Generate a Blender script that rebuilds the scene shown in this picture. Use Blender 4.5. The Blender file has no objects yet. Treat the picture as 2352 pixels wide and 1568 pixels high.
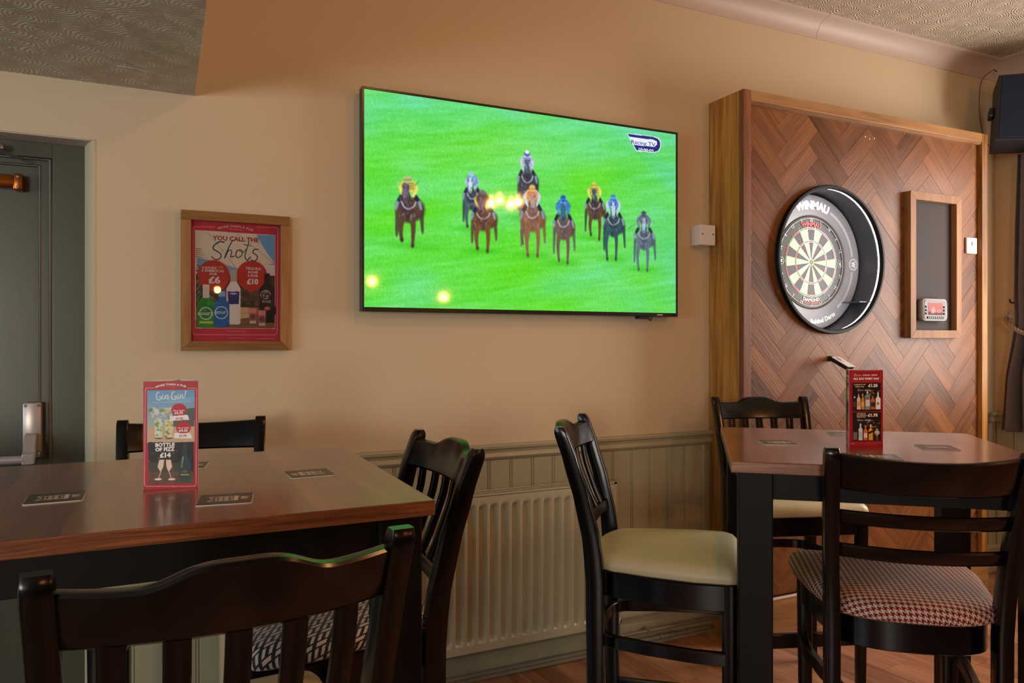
import bpy, bmesh, math, random
import numpy as np
from mathutils import Vector, Matrix
random.seed(7); np.random.seed(7)
S = bpy.context.scene
COL = S.collection
PI = math.pi
R = math.radians

# ------------------------------------------------------------------ camera, world, light, exposure
YAW = R(25.2); CZ = 1.35; FPX = 1700.0
cam = bpy.data.cameras.new('camera'); co = bpy.data.objects.new('camera', cam); COL.objects.link(co)
co.location = (0, 0, CZ); co.rotation_euler = (R(90), 0, -YAW)
cam.sensor_width = 36; cam.lens = 36 * FPX / 2352; cam.clip_start = .02
S.camera = co
w = bpy.data.worlds.new('world'); S.world = w; w.use_nodes = True
w.node_tree.nodes['Background'].inputs[0].default_value = (.75, .85, 1, 1)
w.node_tree.nodes['Background'].inputs[1].default_value = .3
S.view_settings.view_transform = 'Standard'; S.view_settings.look = 'None'
S.view_settings.exposure = 0.0; S.view_settings.gamma = 1; S.view_settings.use_curve_mapping = False

def area(name, loc, rot, sx, sy, power, col, spread=PI):
    l = bpy.data.lights.new(name, 'AREA'); l.shape = 'RECTANGLE'; l.size = sx; l.size_y = sy
    l.energy = power; l.color = col; l.spread = spread
    o = bpy.data.objects.new(name, l); COL.objects.link(o); o.location = loc; o.rotation_euler = rot
    return o
# daylight from the right and left windows, plus an added rear fill without a window
area('daylight_right', (4.455, 1.62, 1.72), (0, R(90), 0), 1.35, 1.05, 56, (1.0, .89, .82))
area('daylight_left', (-3.42, .3, 1.42), (0, R(-90), 0), 1.0, 2.6, 75, (.66, .86, 1.0))
area('fill_rear', (-2.7, -3.92, 1.42), (R(90), 0, 0), 1.3, 1.0, 100, (1.0, .91, .80))

# ------------------------------------------------------------------ helpers
def pt(px, py, Y):
    """photo measurement -> point on the vertical plane y = Y"""
    u = (px - 1176) / FPX; v = (784 - py) / FPX
    c, s = math.cos(YAW), math.sin(YAW)
    t = Y / (c - u * s)
    return Vector((t * (s + u * c), Y, CZ + v * t))
def ptz(px, py, z):
    """photo measurement -> point on the horizontal plane z"""
    u = (px - 1176) / FPX; v = (784 - py) / FPX
    c, s = math.cos(YAW), math.sin(YAW)
    t = (z - CZ) / v
    return Vector((t * (s + u * c), t * (c - u * s), z))

def props(o, label=None, cat=None, group=None, kind=None):
    if label: o['label'] = label
    if cat: o['category'] = cat
    if group: o['group'] = group
    if kind: o['kind'] = kind
    return o
def thing(name, label, cat, loc=(0, 0, 0), rz=0, group=None):
    o = bpy.data.objects.new(name, None); COL.objects.link(o); o.empty_display_size = .1
    o.location = loc; o.rotation_euler = (0, 0, rz)
    return props(o, label, cat, group)

class MB:
    def __init__(s): s.v = []; s.f = []
    def add(s, vs, fs, M=None):
        b = len(s.v)
        s.v += [tuple(M @ Vector(v)) if M else tuple(v) for v in vs]
        s.f += [tuple(b + i for i in f) for f in fs]
        return s
    def box(s, lo, hi, M=None, bev=0):
        x0, y0, z0 = lo; x1, y1, z1 = hi
        vs = [(x0,y0,z0),(x1,y0,z0),(x1,y1,z0),(x0,y1,z0),(x0,y0,z1),(x1,y0,z1),(x1,y1,z1),(x0,y1,z1)]
        fs = [(0,3,2,1),(4,5,6,7),(0,1,5,4),(1,2,6,5),(2,3,7,6),(3,0,4,7)]
        if bev:
            bm = bmesh.new(); V = [bm.verts.new(v) for v in vs]
            for f in fs: bm.faces.new([V[i] for i in f])
            bmesh.ops.bevel(bm, geom=bm.edges[:], offset=bev, segments=2, profile=.5, affect='EDGES')
            bm.verts.index_update()
            vs = [v.co[:] for v in bm.verts]; fs = [tuple(v.index for v in f.verts) for f in bm.faces]; bm.free()
        return s.add(vs, fs, M)
    def loft(s, secs, cap=True, closed=False, M=None):
        n = len(secs[0]); vs = [p for c in secs for p in c]; fs = []
        m = len(secs)
        for i in range(m if closed else m - 1):
            a = i * n; b = ((i + 1) % m) * n
            for j in range(n):
                k = (j + 1) % n
                fs.append((a + j, a + k, b + k, b + j))
        if cap and not closed:
            fs.append(tuple(range(n))[::-1]); fs.append(tuple((m - 1) * n + j for j in range(n)))
        return s.add(vs, fs, M)
    def tube(s, path, r, n=10, cap=True, closed=False, M=None):
        P = [Vector(p) for p in path]; secs = []
        up = Vector((0, 0, 1)); m = len(P); N = None
        for i, p in enumerate(P):
            a = P[i - 1] if (i or closed) else P[0]; b = P[(i + 1) % m] if (i < m - 1 or closed) else P[-1]
            d = (b - a).normalized()
            if N is None:
                N = d.cross(up) if abs(d.dot(up)) < .95 else d.cross(Vector((1, 0, 0)))
            N = (N - d * N.dot(d)).normalized(); B = d.cross(N)
            rr = r[i] if isinstance(r, (list, tuple)) else r
            secs.append([p + (N * math.cos(2*PI*j/n) + B * math.sin(2*PI*j/n)) * rr for j in range(n)])
        return s.loft(secs, cap, closed, M)
    def prism(s, poly, z0, z1, M=None):
        n = len(poly)
        vs = [(x, y, z0) for x, y in poly] + [(x, y, z1) for x, y in poly]
        fs = [tuple(range(n))[::-1], tuple(range(n, 2 * n))] + [(i, (i + 1) % n, n + (i + 1) % n, n + i) for i in range(n)]
        return s.add(vs, fs, M)
    def lathe(s, prof, n=32, M=None, closed_prof=False):
        vs = []; fs = []; m = len(prof)
        for r, z in prof:
            for j in range(n): vs.append((r * math.cos(2*PI*j/n), r * math.sin(2*PI*j/n), z))
        for i in range(m if closed_prof else m - 1):
            b = (i + 1) % m
            for j in range(n):
                k = (j + 1) % n; fs.append((i*n + j, i*n + k, b*n + k, b*n + j))
        return s.add(vs, fs, M)
    def build(s, name, mat, parent=None, smooth=False, bevel=0, seg=2, loc=None):
        me = bpy.data.meshes.new(name); me.from_pydata(s.v, [], s.f); 
        bm = bmesh.new(); bm.from_mesh(me)
        if bevel:
            es = [e for e in bm.edges if len(e.link_faces) == 2 and e.calc_face_angle(0) > R(40)]
            bmesh.ops.bevel(bm, geom=es, offset=bevel, segments=seg, profile=.5, affect='EDGES', clamp_overlap=True)
        bmesh.ops.recalc_face_normals(bm, faces=bm.faces[:])
        bm.to_mesh(me); bm.free()
        if smooth:
            for p in me.polygons: p.use_smooth = True
            try: me.set_sharp_from_angle(angle=R(38))
            except Exception: pass
        if mat: me.materials.append(mat)
        o = bpy.data.objects.new(name, me); COL.objects.link(o)
        if parent: o.parent = parent
        if loc: o.location = loc
        return o
def struct(mb, name, mat, parent=None, **k):
    o = mb.build(name, mat, parent, **k)
    if not parent: o['kind'] = 'structure'
    return o
def spline(pts, n):
    P = [Vector(p) if len(p) > 2 else Vector((p[0], p[1], 0)) for p in pts]; out = []
    P = [2 * P[0] - P[1]] + P + [2 * P[-1] - P[-2]]
    segs = len(P) - 3
    for i in range(n):
        t = i / (n - 1) * segs; k = min(int(t), segs - 1); t -= k
        a, b, c, d = P[k:k + 4]
        out.append(.5 * ((2*b) + (c - a) * t + (2*a - 5*b + 4*c - d) * t*t + (3*b - a - 3*c + d) * t**3))
    return out
def rrect(w_, d_, r, n=2):
    out = []
    for cx, cy, a0 in ((w_/2 - r, d_/2 - r, 0), (-w_/2 + r, d_/2 - r, 90), (-w_/2 + r, -d_/2 + r, 180), (w_/2 - r, -d_/2 + r, 270)):
        for k in range(n + 1):
            a = R(a0 + 90 * k / n); out.append((cx + r * math.cos(a), cy + r * math.sin(a)))
    return out
def dup(root, loc, rz, label, group=None):
    r = root.copy(); COL.objects.link(r); r.location = loc; r.rotation_euler = (0, 0, rz)
    r['label'] = label
    if group: r['group'] = group
    for ch in list(root.children):
        c = ch.copy(); COL.objects.link(c); c.parent = r
        for g in ch.children:
            d = g.copy(); COL.objects.link(d); d.parent = c
    return r

# ------------------------------------------------------------------ materials
def lin(c):
    return tuple((x / 12.92 if x <= .04045 else ((x + .055) / 1.055) ** 2.4) for x in [v / 255 for v in c])
class NT:
    def __init__(s, name):
        s.m = bpy.data.materials.new(name); s.m.use_nodes = True; s.t = s.m.node_tree
        s.b = s.t.nodes['Principled BSDF']
    def n(s, typ, ins=None, **kw):
        x = s.t.nodes.new(typ)
        for k, v in kw.items(): setattr(x, k, v)
        for k, v in (ins or {}).items():
            if isinstance(v, bpy.types.NodeSocket): s.t.links.new(v, x.inputs[k])
            else: x.inputs[k].default_value = v
        return x
    def math(s, op, a, b=0.0, c=None):
        ins = {0: a, 1: b}
        if c is not None: ins[2] = c
        return s.n('ShaderNodeMath', ins, operation=op).outputs[0]
    def mix(s, f, a, b):
        x = s.t.nodes.new('ShaderNodeMix'); x.data_type = 'RGBA'
        for i, v in ((0, f), (6, a), (7, b)):
            if isinstance(v, bpy.types.NodeSocket): s.t.links.new(v, x.inputs[i])
            else: x.inputs[i].default_value = v if i == 0 else (*v[:3], 1)
        return x.outputs[2]
    def set(s, **k):
        for kk, v in k.items():
            kk = {'base': 'Base Color', 'rough': 'Roughness', 'metal': 'Metallic', 'spec': 'Specular IOR Level', 'coat': 'Coat Weight',
                  'coatr': 'Coat Roughness', 'emit': 'Emission Color', 'es': 'Emission Strength', 'sheen': 'Sheen Weight'}[kk]
            if isinstance(v, bpy.types.NodeSocket): s.t.links.new(v, s.b.inputs[kk])
            else: s.b.inputs[kk].default_value = (*v[:3], 1) if isinstance(v, (tuple, list)) else v
        return s
    def bump(s, h, strength, dist=.002):
        bn = s.n('ShaderNodeBump', {'Height': h, 'Strength': strength, 'Distance': dist})
        s.t.links.new(bn.outputs[0], s.b.inputs['Normal']); return s
    def coord(s, scale=(1, 1, 1), kind='Object', rot=(0, 0, 0)):
        tc = s.n('ShaderNodeTexCoord')
        mp = s.n('ShaderNodeMapping', {'Vector': tc.outputs[kind], 'Scale': scale, 'Rotation': rot})
        return mp.outputs[0]
    def noise(s, vec, scale, detail=3, dist=0, rough=.5):
        return s.n('ShaderNodeTexNoise', {'Vector': vec, 'Scale': scale, 'Detail': detail, 'Distortion': dist, 'Roughness': rough}).outputs['Fac']
    def ramp(s, f, stops):
        r = s.n('ShaderNodeValToRGB', {0: f}); e = r.color_ramp.elements
        while len(e) < len(stops): e.new(.5)
        for x, (p, c) in zip(e, stops): x.position = p; x.color = (*c[:3], 1)
        return r.outputs[0]
def plain(name, c, rough=.5, metal=0, var=.12, bump=0, bscale=200, coat=0, spec=.5, vscale=30):
    N = NT(name); v = N.coord(); n1 = N.noise(v, vscale, 4)
    c = lin(c)
    N.set(base=N.mix(n1, tuple(x * (1 - var) for x in c), tuple(min(1, x * (1 + var)) for x in c)), rough=rough, metal=metal, coat=coat, spec=spec)
    if bump: N.bump(N.noise(v, bscale, 3), bump, .001)
    return N.m
def wood(name, dark, light, axis='Z', scale=1.0, rough=.4, rnd=True, contrast=1, bump=.15, fine=90, coat=0, island=.5, spec=.5):
    """grain runs along the axis (object space); each object shifts the pattern a little"""
    N = NT(name)
    st = {'X': (.06, 1, 1), 'Y': (1, .06, 1), 'Z': (1, 1, .06)}[axis]
    tc = N.n('ShaderNodeTexCoord'); oi = N.n('ShaderNodeObjectInfo')
    off = N.n('ShaderNodeVectorMath', {0: tc.outputs['Object'], 1: N.n('ShaderNodeCombineXYZ', {0: N.math('MULTIPLY', oi.outputs['Random'], 13.0), 1: N.math('MULTIPLY', oi.outputs['Random'], 7.0), 2: N.math('MULTIPLY', oi.outputs['Random'], 11.0)}).outputs[0]}, operation='ADD').outputs[0]
    mp = N.n('ShaderNodeMapping', {'Vector': off, 'Scale': tuple(x * scale for x in st)}).outputs[0]
    a = N.noise(mp, 16, 5, 1.2, .6); b = N.noise(mp, fine, 3, .3, .6); c_ = N.noise(off, 1.4, 3)
    f = N.math('ADD', N.math('MULTIPLY', a, .65), N.math('MULTIPLY', b, .35))
    f = N.math('ADD', f, N.math('MULTIPLY', N.math('SUBTRACT', c_, .5), .35))
    f = N.math('ADD', f, N.math('MULTIPLY', N.math('SUBTRACT', oi.outputs['Random'], .5), island * .4))
    k = .17 / contrast
    col = N.ramp(f, [(.5 - k, lin(dark)), (.5, tuple((x + y) / 2 for x, y in zip(lin(dark), lin(light)))), (.5 + k, lin(light))])
    N.set(base=col, rough=rough, coat=coat, spec=spec)
    if bump: N.bump(b, bump, .0012)
    return N.m

M = {}
def table_veneer():
    N = NT('dark_walnut_table_veneer'); v = N.coord()
    tc = N.n('ShaderNodeTexCoord'); nz = N.n('ShaderNodeSeparateXYZ', {0: tc.outputs['Normal']}).outputs[2]
    flat = N.math('GREATER_THAN', nz, .5)
    mp = N.n('ShaderNodeMapping', {'Vector': v, 'Scale': (1, .05, 1)}).outputs[0]
    me_ = N.n('ShaderNodeMapping', {'Vector': v, 'Scale': (.12, .12, 2.2)}).outputs[0]
    a = N.noise(mp, 26, 4, .8, .6); b = N.noise(mp, 520, 2, .2, .6); e = N.noise(me_, 40, 4, .8, .6)
    a = N.math('ADD', N.math('MULTIPLY', a, flat), N.math('MULTIPLY', e, N.math('SUBTRACT', 1.0, flat)))
    pore = N.math('MULTIPLY', flat, N.math('MULTIPLY', N.math('LESS_THAN', b, .43), .45))
    col = N.ramp(a, [(.34, lin((92, 48, 24))), (.5, lin((118, 66, 36))), (.66, lin((142, 84, 48)))])
    N.set(base=N.mix(pore, col, lin((46, 24, 12))), rough=.26, spec=.7, coat=.5, coatr=.12)
    N.bump(N.math('SUBTRACT', a, N.math('MULTIPLY', pore, .8)), .15, .0008); return N.m
def mk_wall():
    N = NT('wall_paint'); v = N.coord()
    a = N.noise(v, 1.3, 4); b = N.noise(v, 260, 3)
    N.set(base=N.mix(a, lin((194, 172, 138)), lin((202, 180, 147))), rough=.62)
    N.bump(b, .25, .0008); return N.m
M['wall'] = mk_wall()
def mk_artex():
    N = NT('swirled_ceiling_plaster'); v = N.coord()
    nv = N.n('ShaderNodeTexNoise', {'Vector': v, 'Scale': 9.0, 'Detail': 2.0})
    dv = N.n('ShaderNodeVectorMath', {0: v, 1: N.n('ShaderNodeVectorMath', {0: nv.outputs['Color'], 'Scale': .05}, operation='SCALE').outputs[0]}, operation='ADD').outputs[0]
    vo = N.n('ShaderNodeTexVoronoi', {'Vector': dv, 'Scale': 9.0}, voronoi_dimensions='2D')
    s = N.math('SINE', N.math('MULTIPLY', vo.outputs['Distance'], 62.0))
    h = N.math('ADD', N.math('MULTIPLY', s, .5), N.noise(v, 120, 3))
    N.set(base=N.mix(N.noise(v, 3, 3), lin((186, 170, 146)), lin((204, 188, 164))), rough=.55)
    N.bump(h, .85, .007); return N.m
M['artex'] = mk_artex()
M['darkroom'] = plain('low_bounce_wall_brown', (84, 58, 40), .5, vscale=3)  # for the unseen walls, darkened to cut the light they bounce
M['coving'] = plain('coving_paint', (186, 165, 150), .5, var=.03, bump=.1, vscale=2)
M['dado'] = plain('olive_grey_gloss_paint', (160, 152, 122), .34, var=.05, vscale=6, bump=.06, bscale=60)
M['door'] = plain('door_gloss_paint', (72, 71, 56), .33, var=.05, vscale=5, bump=.12, bscale=40)
M['rad'] = plain('radiator_enamel', (176, 168, 140), .32, var=.03, vscale=4)
M['black'] = plain('black_brown_lacquer', (8, 6, 7), .2, var=.25, vscale=18, bump=.03, bscale=80, spec=.36)
M['blackmatt'] = plain('dark_table_frame_stain', (10, 6, 5), .5, var=.3, vscale=30, spec=.2)
M['pine'] = wood('stained_pine', (110, 66, 18), (200, 142, 66), 'Z', 1.0, .38, contrast=1.0, fine=60)
M['pineX'] = wood('stained_pine_rail', (110, 72, 34), (176, 128, 78), 'X', 1.0, .4, contrast=.8)
M['pineS'] = wood('scoreboard_frame_pine', (116, 74, 40), (172, 122, 74), 'Z', 1.0, .5, contrast=.8, spec=.25)
M['greyabs'] = plain('grey_plastic_casing', (128, 122, 118), .4)
M['redpine'] = wood('red_stained_edge', (104, 56, 28), (158, 96, 52), 'Z', 1.0, .4, contrast=.9)
M['frame'] = wood('oak_frame_wood', (112, 74, 36), (160, 112, 62), 'Z', 1.2, .4)
M['frameX'] = wood('oak_frame_wood_rail', (104, 66, 26), (150, 102, 50), 'X', 1.2, .4)
M['block'] = wood('herringbone_oak', (66, 34, 12), (146, 92, 48), 'X', 1.0, .4, contrast=.62, bump=.8, fine=150, island=.45, spec=.28)
M['floor'] = wood('laminate_floor', (112, 66, 38), (196, 138, 98), 'Y', .8, .3, contrast=.7, island=.5)
M['top'] = table_veneer()
M['chrome'] = plain('chrome', (210, 205, 200), .12, 1, .03)
M['silver'] = plain('silver_painted_metal', (176, 166, 160), .3, .35, .03)
M['brass'] = plain('bronzed_brass', (150, 84, 30), .28, .8, .15)
M['whitep'] = plain('white_plastic', (222, 214, 208), .35, 0, .02)
M['bplastic'] = plain('black_plastic', (14, 13, 13), .3, 0, .05)
M['navy'] = plain('navy_speaker_cloth', (16, 30, 56), .8, 0, .12, .5, 500)
M['navyside'] = plain('speaker_cabinet_vinyl', (24, 26, 34), .45, 0, .1, .2, 300)
M['card'] = plain('white_card', (226, 220, 212), .5, 0, .02)
M['coaster'] = plain('coaster_card_edge', (214, 204, 188), .7, 0, .03)
M['chalk'] = plain('chalkboard', (54, 44, 41), .8, 0, .14, .1, 60, vscale=6)
M['rope'] = plain('tie_back_rope', (140, 118, 98), .8, 0, .15)
M['greyfoam'] = plain('grey_surround_foam', (146, 146, 150), .45, 0, .04)
M['tubblack'] = plain('black_tub_plastic', (62, 62, 66), .25, 0, .1, vscale=8)
M['red'] = plain('red_plastic', (180, 30, 30), .3)
def leather(name, c):
    N = NT(name); v = N.coord()
    a = N.noise(v, 5, 4, .6); b = N.n('ShaderNodeTexVoronoi', {'Vector': v, 'Scale': 420.0}).outputs['Distance']
    c = lin(c); N.set(base=N.mix(a, tuple(x*.88 for x in c), tuple(x*1.1 for x in c)), rough=.4)
    N.bump(N.math('ADD', N.math('MULTIPLY', b, .3), N.noise(v, 22, 3, 2.5)), .35, .003); return N.m
M['cream'] = leather('olive_cream_leather', (196, 186, 150))
def houndstooth():
    N = NT('houndstooth_cloth'); tc = N.n('ShaderNodeAttribute', attribute_name='cloth')
    sp = N.n('ShaderNodeSeparateXYZ', {0: tc.outputs['Vector']})
    T = 1 / .00165
    fx = N.math('FLOOR', N.math('MULTIPLY', N.math('ADD', sp.outputs[0], 5), T)); fy = N.math('FLOOR', N.math('MULTIPLY', N.math('ADD', sp.outputs[1], 5), T))
    A = N.math('LESS_THAN', N.math('MODULO', fx, 8.0), 3.5); B = N.math('LESS_THAN', N.math('MODULO', fy, 8.0), 3.5)
    W = N.math('LESS_THAN', N.math('MODULO', N.math('ADD', fx, fy), 4.0), 1.5)
    o = N.math('ADD', N.math('MULTIPLY', A, W), N.math('MULTIPLY', B, N.math('SUBTRACT', 1.0, W)))
    th = N.math('SINE', N.math('MULTIPLY', sp.outputs[0], T * 2 * PI)); 
    N.set(base=N.mix(o, lin((196, 176, 150)), lin((112, 20, 38))), rough=.85, spec=.2)
    N.bump(N.math('ADD', th, W), .4, .0006); return N.m
M['hound'] = houndstooth()
def weave():
    N = NT('black_and_cream_weave_cloth'); tc = N.n('ShaderNodeAttribute', attribute_name='cloth')
    sp = N.n('ShaderNodeSeparateXYZ', {0: tc.outputs['Vector']}); K = 1 / .027
    x = N.math('MULTIPLY', N.math('ADD', sp.outputs[0], 5), K); y = N.math('MULTIPLY', N.math('ADD', sp.outputs[1], 5), K)
    def band(a, w0, w1):
        f = N.math('FRACT', a); return N.math('MULTIPLY', N.math('GREATER_THAN', f, w0), N.math('LESS_THAN', f, w1))
    # upright parallelograms and slanting ones, interlocked
    xs = N.math('ADD', x, N.math('MULTIPLY', y, .35)); ys = N.math('ADD', y, N.math('MULTIPLY', x, .5))
    p1 = N.math('MULTIPLY', band(xs, .06, .30), band(ys, .10, .80))
    p2 = N.math('MULTIPLY', band(xs, .42, .94), band(ys, .58, .82))
    p3 = N.math('MULTIPLY', band(xs, .42, .94), band(ys, .08, .32))
    o = N.math('MINIMUM', 1.0, N.math('ADD', N.math('ADD', p1, p2), N.math('MULTIPLY', p3, 1.0)))
    N.set(base=N.mix(o, lin((16, 14, 14)), lin((204, 182, 158))), rough=.7, sheen=.2); return N.m
M['weave'] = weave()
def curtain_mat():
    N = NT('curtain_herringbone_cloth'); tc = N.n('ShaderNodeTexCoord'); sp = N.n('ShaderNodeSeparateXYZ', {0: tc.outputs['Object']})
    K = 60.0
    tri = N.math('PINGPONG', N.math('MULTIPLY', sp.outputs[1], K), 1.0)
    s = N.math('SINE', N.math('ADD', N.math('MULTIPLY', tri, 5.0), N.math('MULTIPLY', sp.outputs[2], 700.0)))
    N.set(base=N.mix(N.math('MULTIPLY_ADD', s, .5, .5), lin((72, 62, 62)), lin((108, 94, 90))), rough=.8, sheen=.2)
    return N.m
M['curtain'] = curtain_mat()
def vcol(name, rough=.4, emis=0, coat=0, spec=.5):
    N = NT(name); a = N.n('ShaderNodeAttribute', attribute_name='paint').outputs['Color']
    # faint paper mottling keeps the print from being perfectly flat
    if emis: N.set(base=(.004, .004, .004), rough=rough, emit=a, es=emis, spec=spec)
    else: N.set(base=a, rough=rough, coat=coat, spec=spec)
    return N.m
M['print'] = vcol('printed_ink', .35)
M['printgloss'] = vcol('printed_card_ink', .4, spec=.35)
M['tvpix'] = vcol('lit_screen_picture', .05, 1.0)
M['lcd'] = vcol('backlit_display', .5, .9, spec=.1)
def emit(name, c, s):
    N = NT(name); N.set(base=(0, 0, 0), emit=c, es=s); return N.m
M['led'] = emit('led_strip_light', (.95, .97, 1), 42)
M['bulb'] = emit('warm_bulb_glow', (1, .55, .2), 60)
M['glass'] = NT('picture_glass').m
_g = M['glass'].node_tree.nodes['Principled BSDF']; _g.inputs['Transmission Weight'].default_value = 1; _g.inputs['Roughness'].default_value = .02; _g.inputs['IOR'].default_value = 1.3
M['sky'] = emit('daylight_beyond_window', (.8, .9, 1), 1.5)

# ------------------------------------------------------------------ painting on meshes (flat print and screen picture)
def homog(src, dst):
    A = []; b = []
    for (x, y), (X, Y) in zip(src, dst):
        A.append([x, y, 1, 0, 0, 0, -X*x, -X*y]); b.append(X)
        A.append([0, 0, 0, x, y, 1, -Y*x, -Y*y]); b.append(Y)
    h = np.linalg.solve(np.array(A, float), np.array(b, float)); return np.append(h, 1).reshape(3, 3)
class Cv:
    """a sheet of W x H dots; src = measured corners (tl,tr,br,bl) in photo-crop units, us = dots per unit"""
    def __init__(s, W, H, src=None, us=1.0, col=(255, 255, 255)):
        s.W, s.H, s.us = W, H, us
        s.a = np.ones((H, W, 3)) * np.array(col) / 255.0
        s.h = homog(src, [(0, 0), (W, 0), (W, H), (0, H)]) if src else None
        s.X, s.Y = np.meshgrid(np.arange(W) + .5, np.arange(H) + .5)
    def q(s, p):
        if s.h is None: return (p[0] * s.us, p[1] * s.us)
        v = s.h @ np.array([p[0], p[1], 1.0]); return (v[0] / v[2], v[1] / v[2])
    def blend(s, al, col, sl):
        c = np.array(col) / 255.0
        s.a[sl] = s.a[sl] * (1 - al[..., None]) + c * al[..., None]
    def win(s, x0, y0, x1, y1):
        x0 = max(0, int(x0)); y0 = max(0, int(y0)); x1 = min(s.W, int(x1) + 1); y1 = min(s.H, int(y1) + 1)
        return (slice(y0, max(y1, y0)), slice(x0, max(x1, x0)))
    def ell(s, x, y, rx, ry, col, soft=.15, rot=0, al=1.0):
        cx, cy = s.q((x, y)); rx *= s.us; ry *= s.us; m = max(rx, ry) * (1 + soft) + 2
        sl = s.win(cx - m, cy - m, cx + m, cy + m)
        dx = s.X[sl] - cx; dy = s.Y[sl] - cy; c, n = math.cos(R(rot)), math.sin(R(rot))
        d = np.sqrt(((dx * c + dy * n) / rx) ** 2 + ((-dx * n + dy * c) / ry) ** 2)
        s.blend(np.clip((1 + soft / 2 - d) / max(soft, 1e-3), 0, 1) * al, col, sl); return s
    def line(s, pts, w0, w1, col, soft=.6, al=1.0):
        P = [s.q(p) for p in pts]; n = len(P) - 1; w0 *= s.us; w1 *= s.us; m = max(w0, w1) + 2
        sl = s.win(min(p[0] for p in P) - m, min(p[1] for p in P) - m, max(p[0] for p in P) + m, max(p[1] for p in P) + m)
        X = s.X[sl]; Y = s.Y[sl]; best = np.full(X.shape, -9.0)
        for i in range(n):
            (ax, ay), (bx, by) = P[i], P[i + 1]; dx, dy = bx - ax, by - ay; L = dx*dx + dy*dy + 1e-9
            t = np.clip(((X - ax) * dx + (Y - ay) * dy) / L, 0, 1)
            d = np.hypot(X - ax - t * dx, Y - ay - t * dy); w_ = w0 + (w1 - w0) * (i + t) / n
            best = np.maximum(best, w_ / 2 - d)
        s.blend(np.clip(best / max(soft, .01) + .5, 0, 1) * al, col, sl); return s
    def curve(s, pts, w0, w1, col, soft=.6, al=1.0, n=24):
        return s.line([(p.x, p.y) for p in spline(pts, n)], w0, w1, col, soft, al)
    def poly(s, pts, col, al=1.0):
        P = [s.q(p) for p in pts]
        sl = s.win(min(p[0] for p in P), min(p[1] for p in P), max(p[0] for p in P), max(p[1] for p in P))
        X = s.X[sl]; Y = s.Y[sl]; ins = np.zeros(X.shape, bool); n = len(P)
        for i in range(n):
            (ax, ay), (bx, by) = P[i], P[(i + 1) % n]
            c = ((ay > Y) != (by > Y)) & (X < (bx - ax) * (Y - ay) / (by - ay + 1e-12) + ax); ins ^= c
        s.blend(ins.astype(float) * al, col, sl); return s
    def rect(s, x0, y0, x1, y1, col, al=1.0): return s.poly([(x0, y0), (x1, y0), (x1, y1), (x0, y1)], col, al)
    def vgrad(s, pts, c0, c1):
        P = [s.q(p) for p in pts]; y0 = min(p[1] for p in P); y1 = max(p[1] for p in P)
        sl = s.win(min(p[0] for p in P), y0, max(p[0] for p in P), y1)
        t = np.clip((s.Y[sl] - y0) / (y1 - y0), 0, 1)[..., None]
        s.a[sl] = (np.array(c0) * (1 - t) + np.array(c1) * t) / 255.0; return s
    def rbox(s, x0, y0, x1, y1, r, wd, col):
        p = []
        for cx, cy, a0 in ((x1 - r, y0 + r, -90), (x1 - r, y1 - r, 0), (x0 + r, y1 - r, 90), (x0 + r, y0 + r, 180)):
            for k in range(5): p.append((cx + r * math.cos(R(a0 + k * 22.5)), cy + r * math.sin(R(a0 + k * 22.5))))
        return s.line(p + [p[0]], wd, wd, col)
    def mesh(s, name, mat, parent, f):
        """f(u,v) -> 3D local point, u right 0..1, v down 0..1"""
        W, H = s.W, s.H
        u, v = np.meshgrid((np.arange(W)) / (W - 1), np.arange(H) / (H - 1))
        co_ = np.stack(f(u, v), -1).reshape(-1, 3)
        idx = np.arange(W * H).reshape(H, W)
        q = np.stack([idx[:-1, :-1], idx[1:, :-1], idx[1:, 1:], idx[:-1, 1:]], -1).reshape(-1, 4)
        me = bpy.data.meshes.new(name); me.vertices.add(W * H); me.vertices.foreach_set('co', co_.astype(np.float32).ravel())
        me.loops.add(q.size); me.loops.foreach_set('vertex_index', q.astype(np.int32).ravel())
        me.polygons.add(len(q)); me.polygons.foreach_set('loop_start', np.arange(0, q.size, 4, dtype=np.int32)); me.polygons.foreach_set('loop_total', np.full(len(q), 4, np.int32))
        me.update(calc_edges=True)
        a = np.clip(s.a, 0, 1); l = np.where(a <= .04045, a / 12.92, ((a + .055) / 1.055) ** 2.4).reshape(-1, 3)
        at = me.color_attributes.new('paint', 'FLOAT_COLOR', 'POINT')
        at.data.foreach_set('color', np.concatenate([l, np.ones((len(l), 1))], 1).astype(np.float32).ravel())
        me.materials.append(mat); o = bpy.data.objects.new(name, me); COL.objects.link(o); o.parent = parent
        return o
def vnoise(X, Y, seed=0):
    rs = np.random.RandomState(seed); g = rs.rand(64, 64)
    xi = np.floor(X).astype(int); yi = np.floor(Y).astype(int); fx = X - xi; fy = Y - yi
    fx = fx*fx*(3 - 2*fx); fy = fy*fy*(3 - 2*fy)
    G = lambda a, b: g[b % 64, a % 64]
    return (G(xi, yi) * (1 - fx) + G(xi + 1, yi) * fx) * (1 - fy) + (G(xi, yi + 1) * (1 - fx) + G(xi + 1, yi + 1) * fx) * fy

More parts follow.
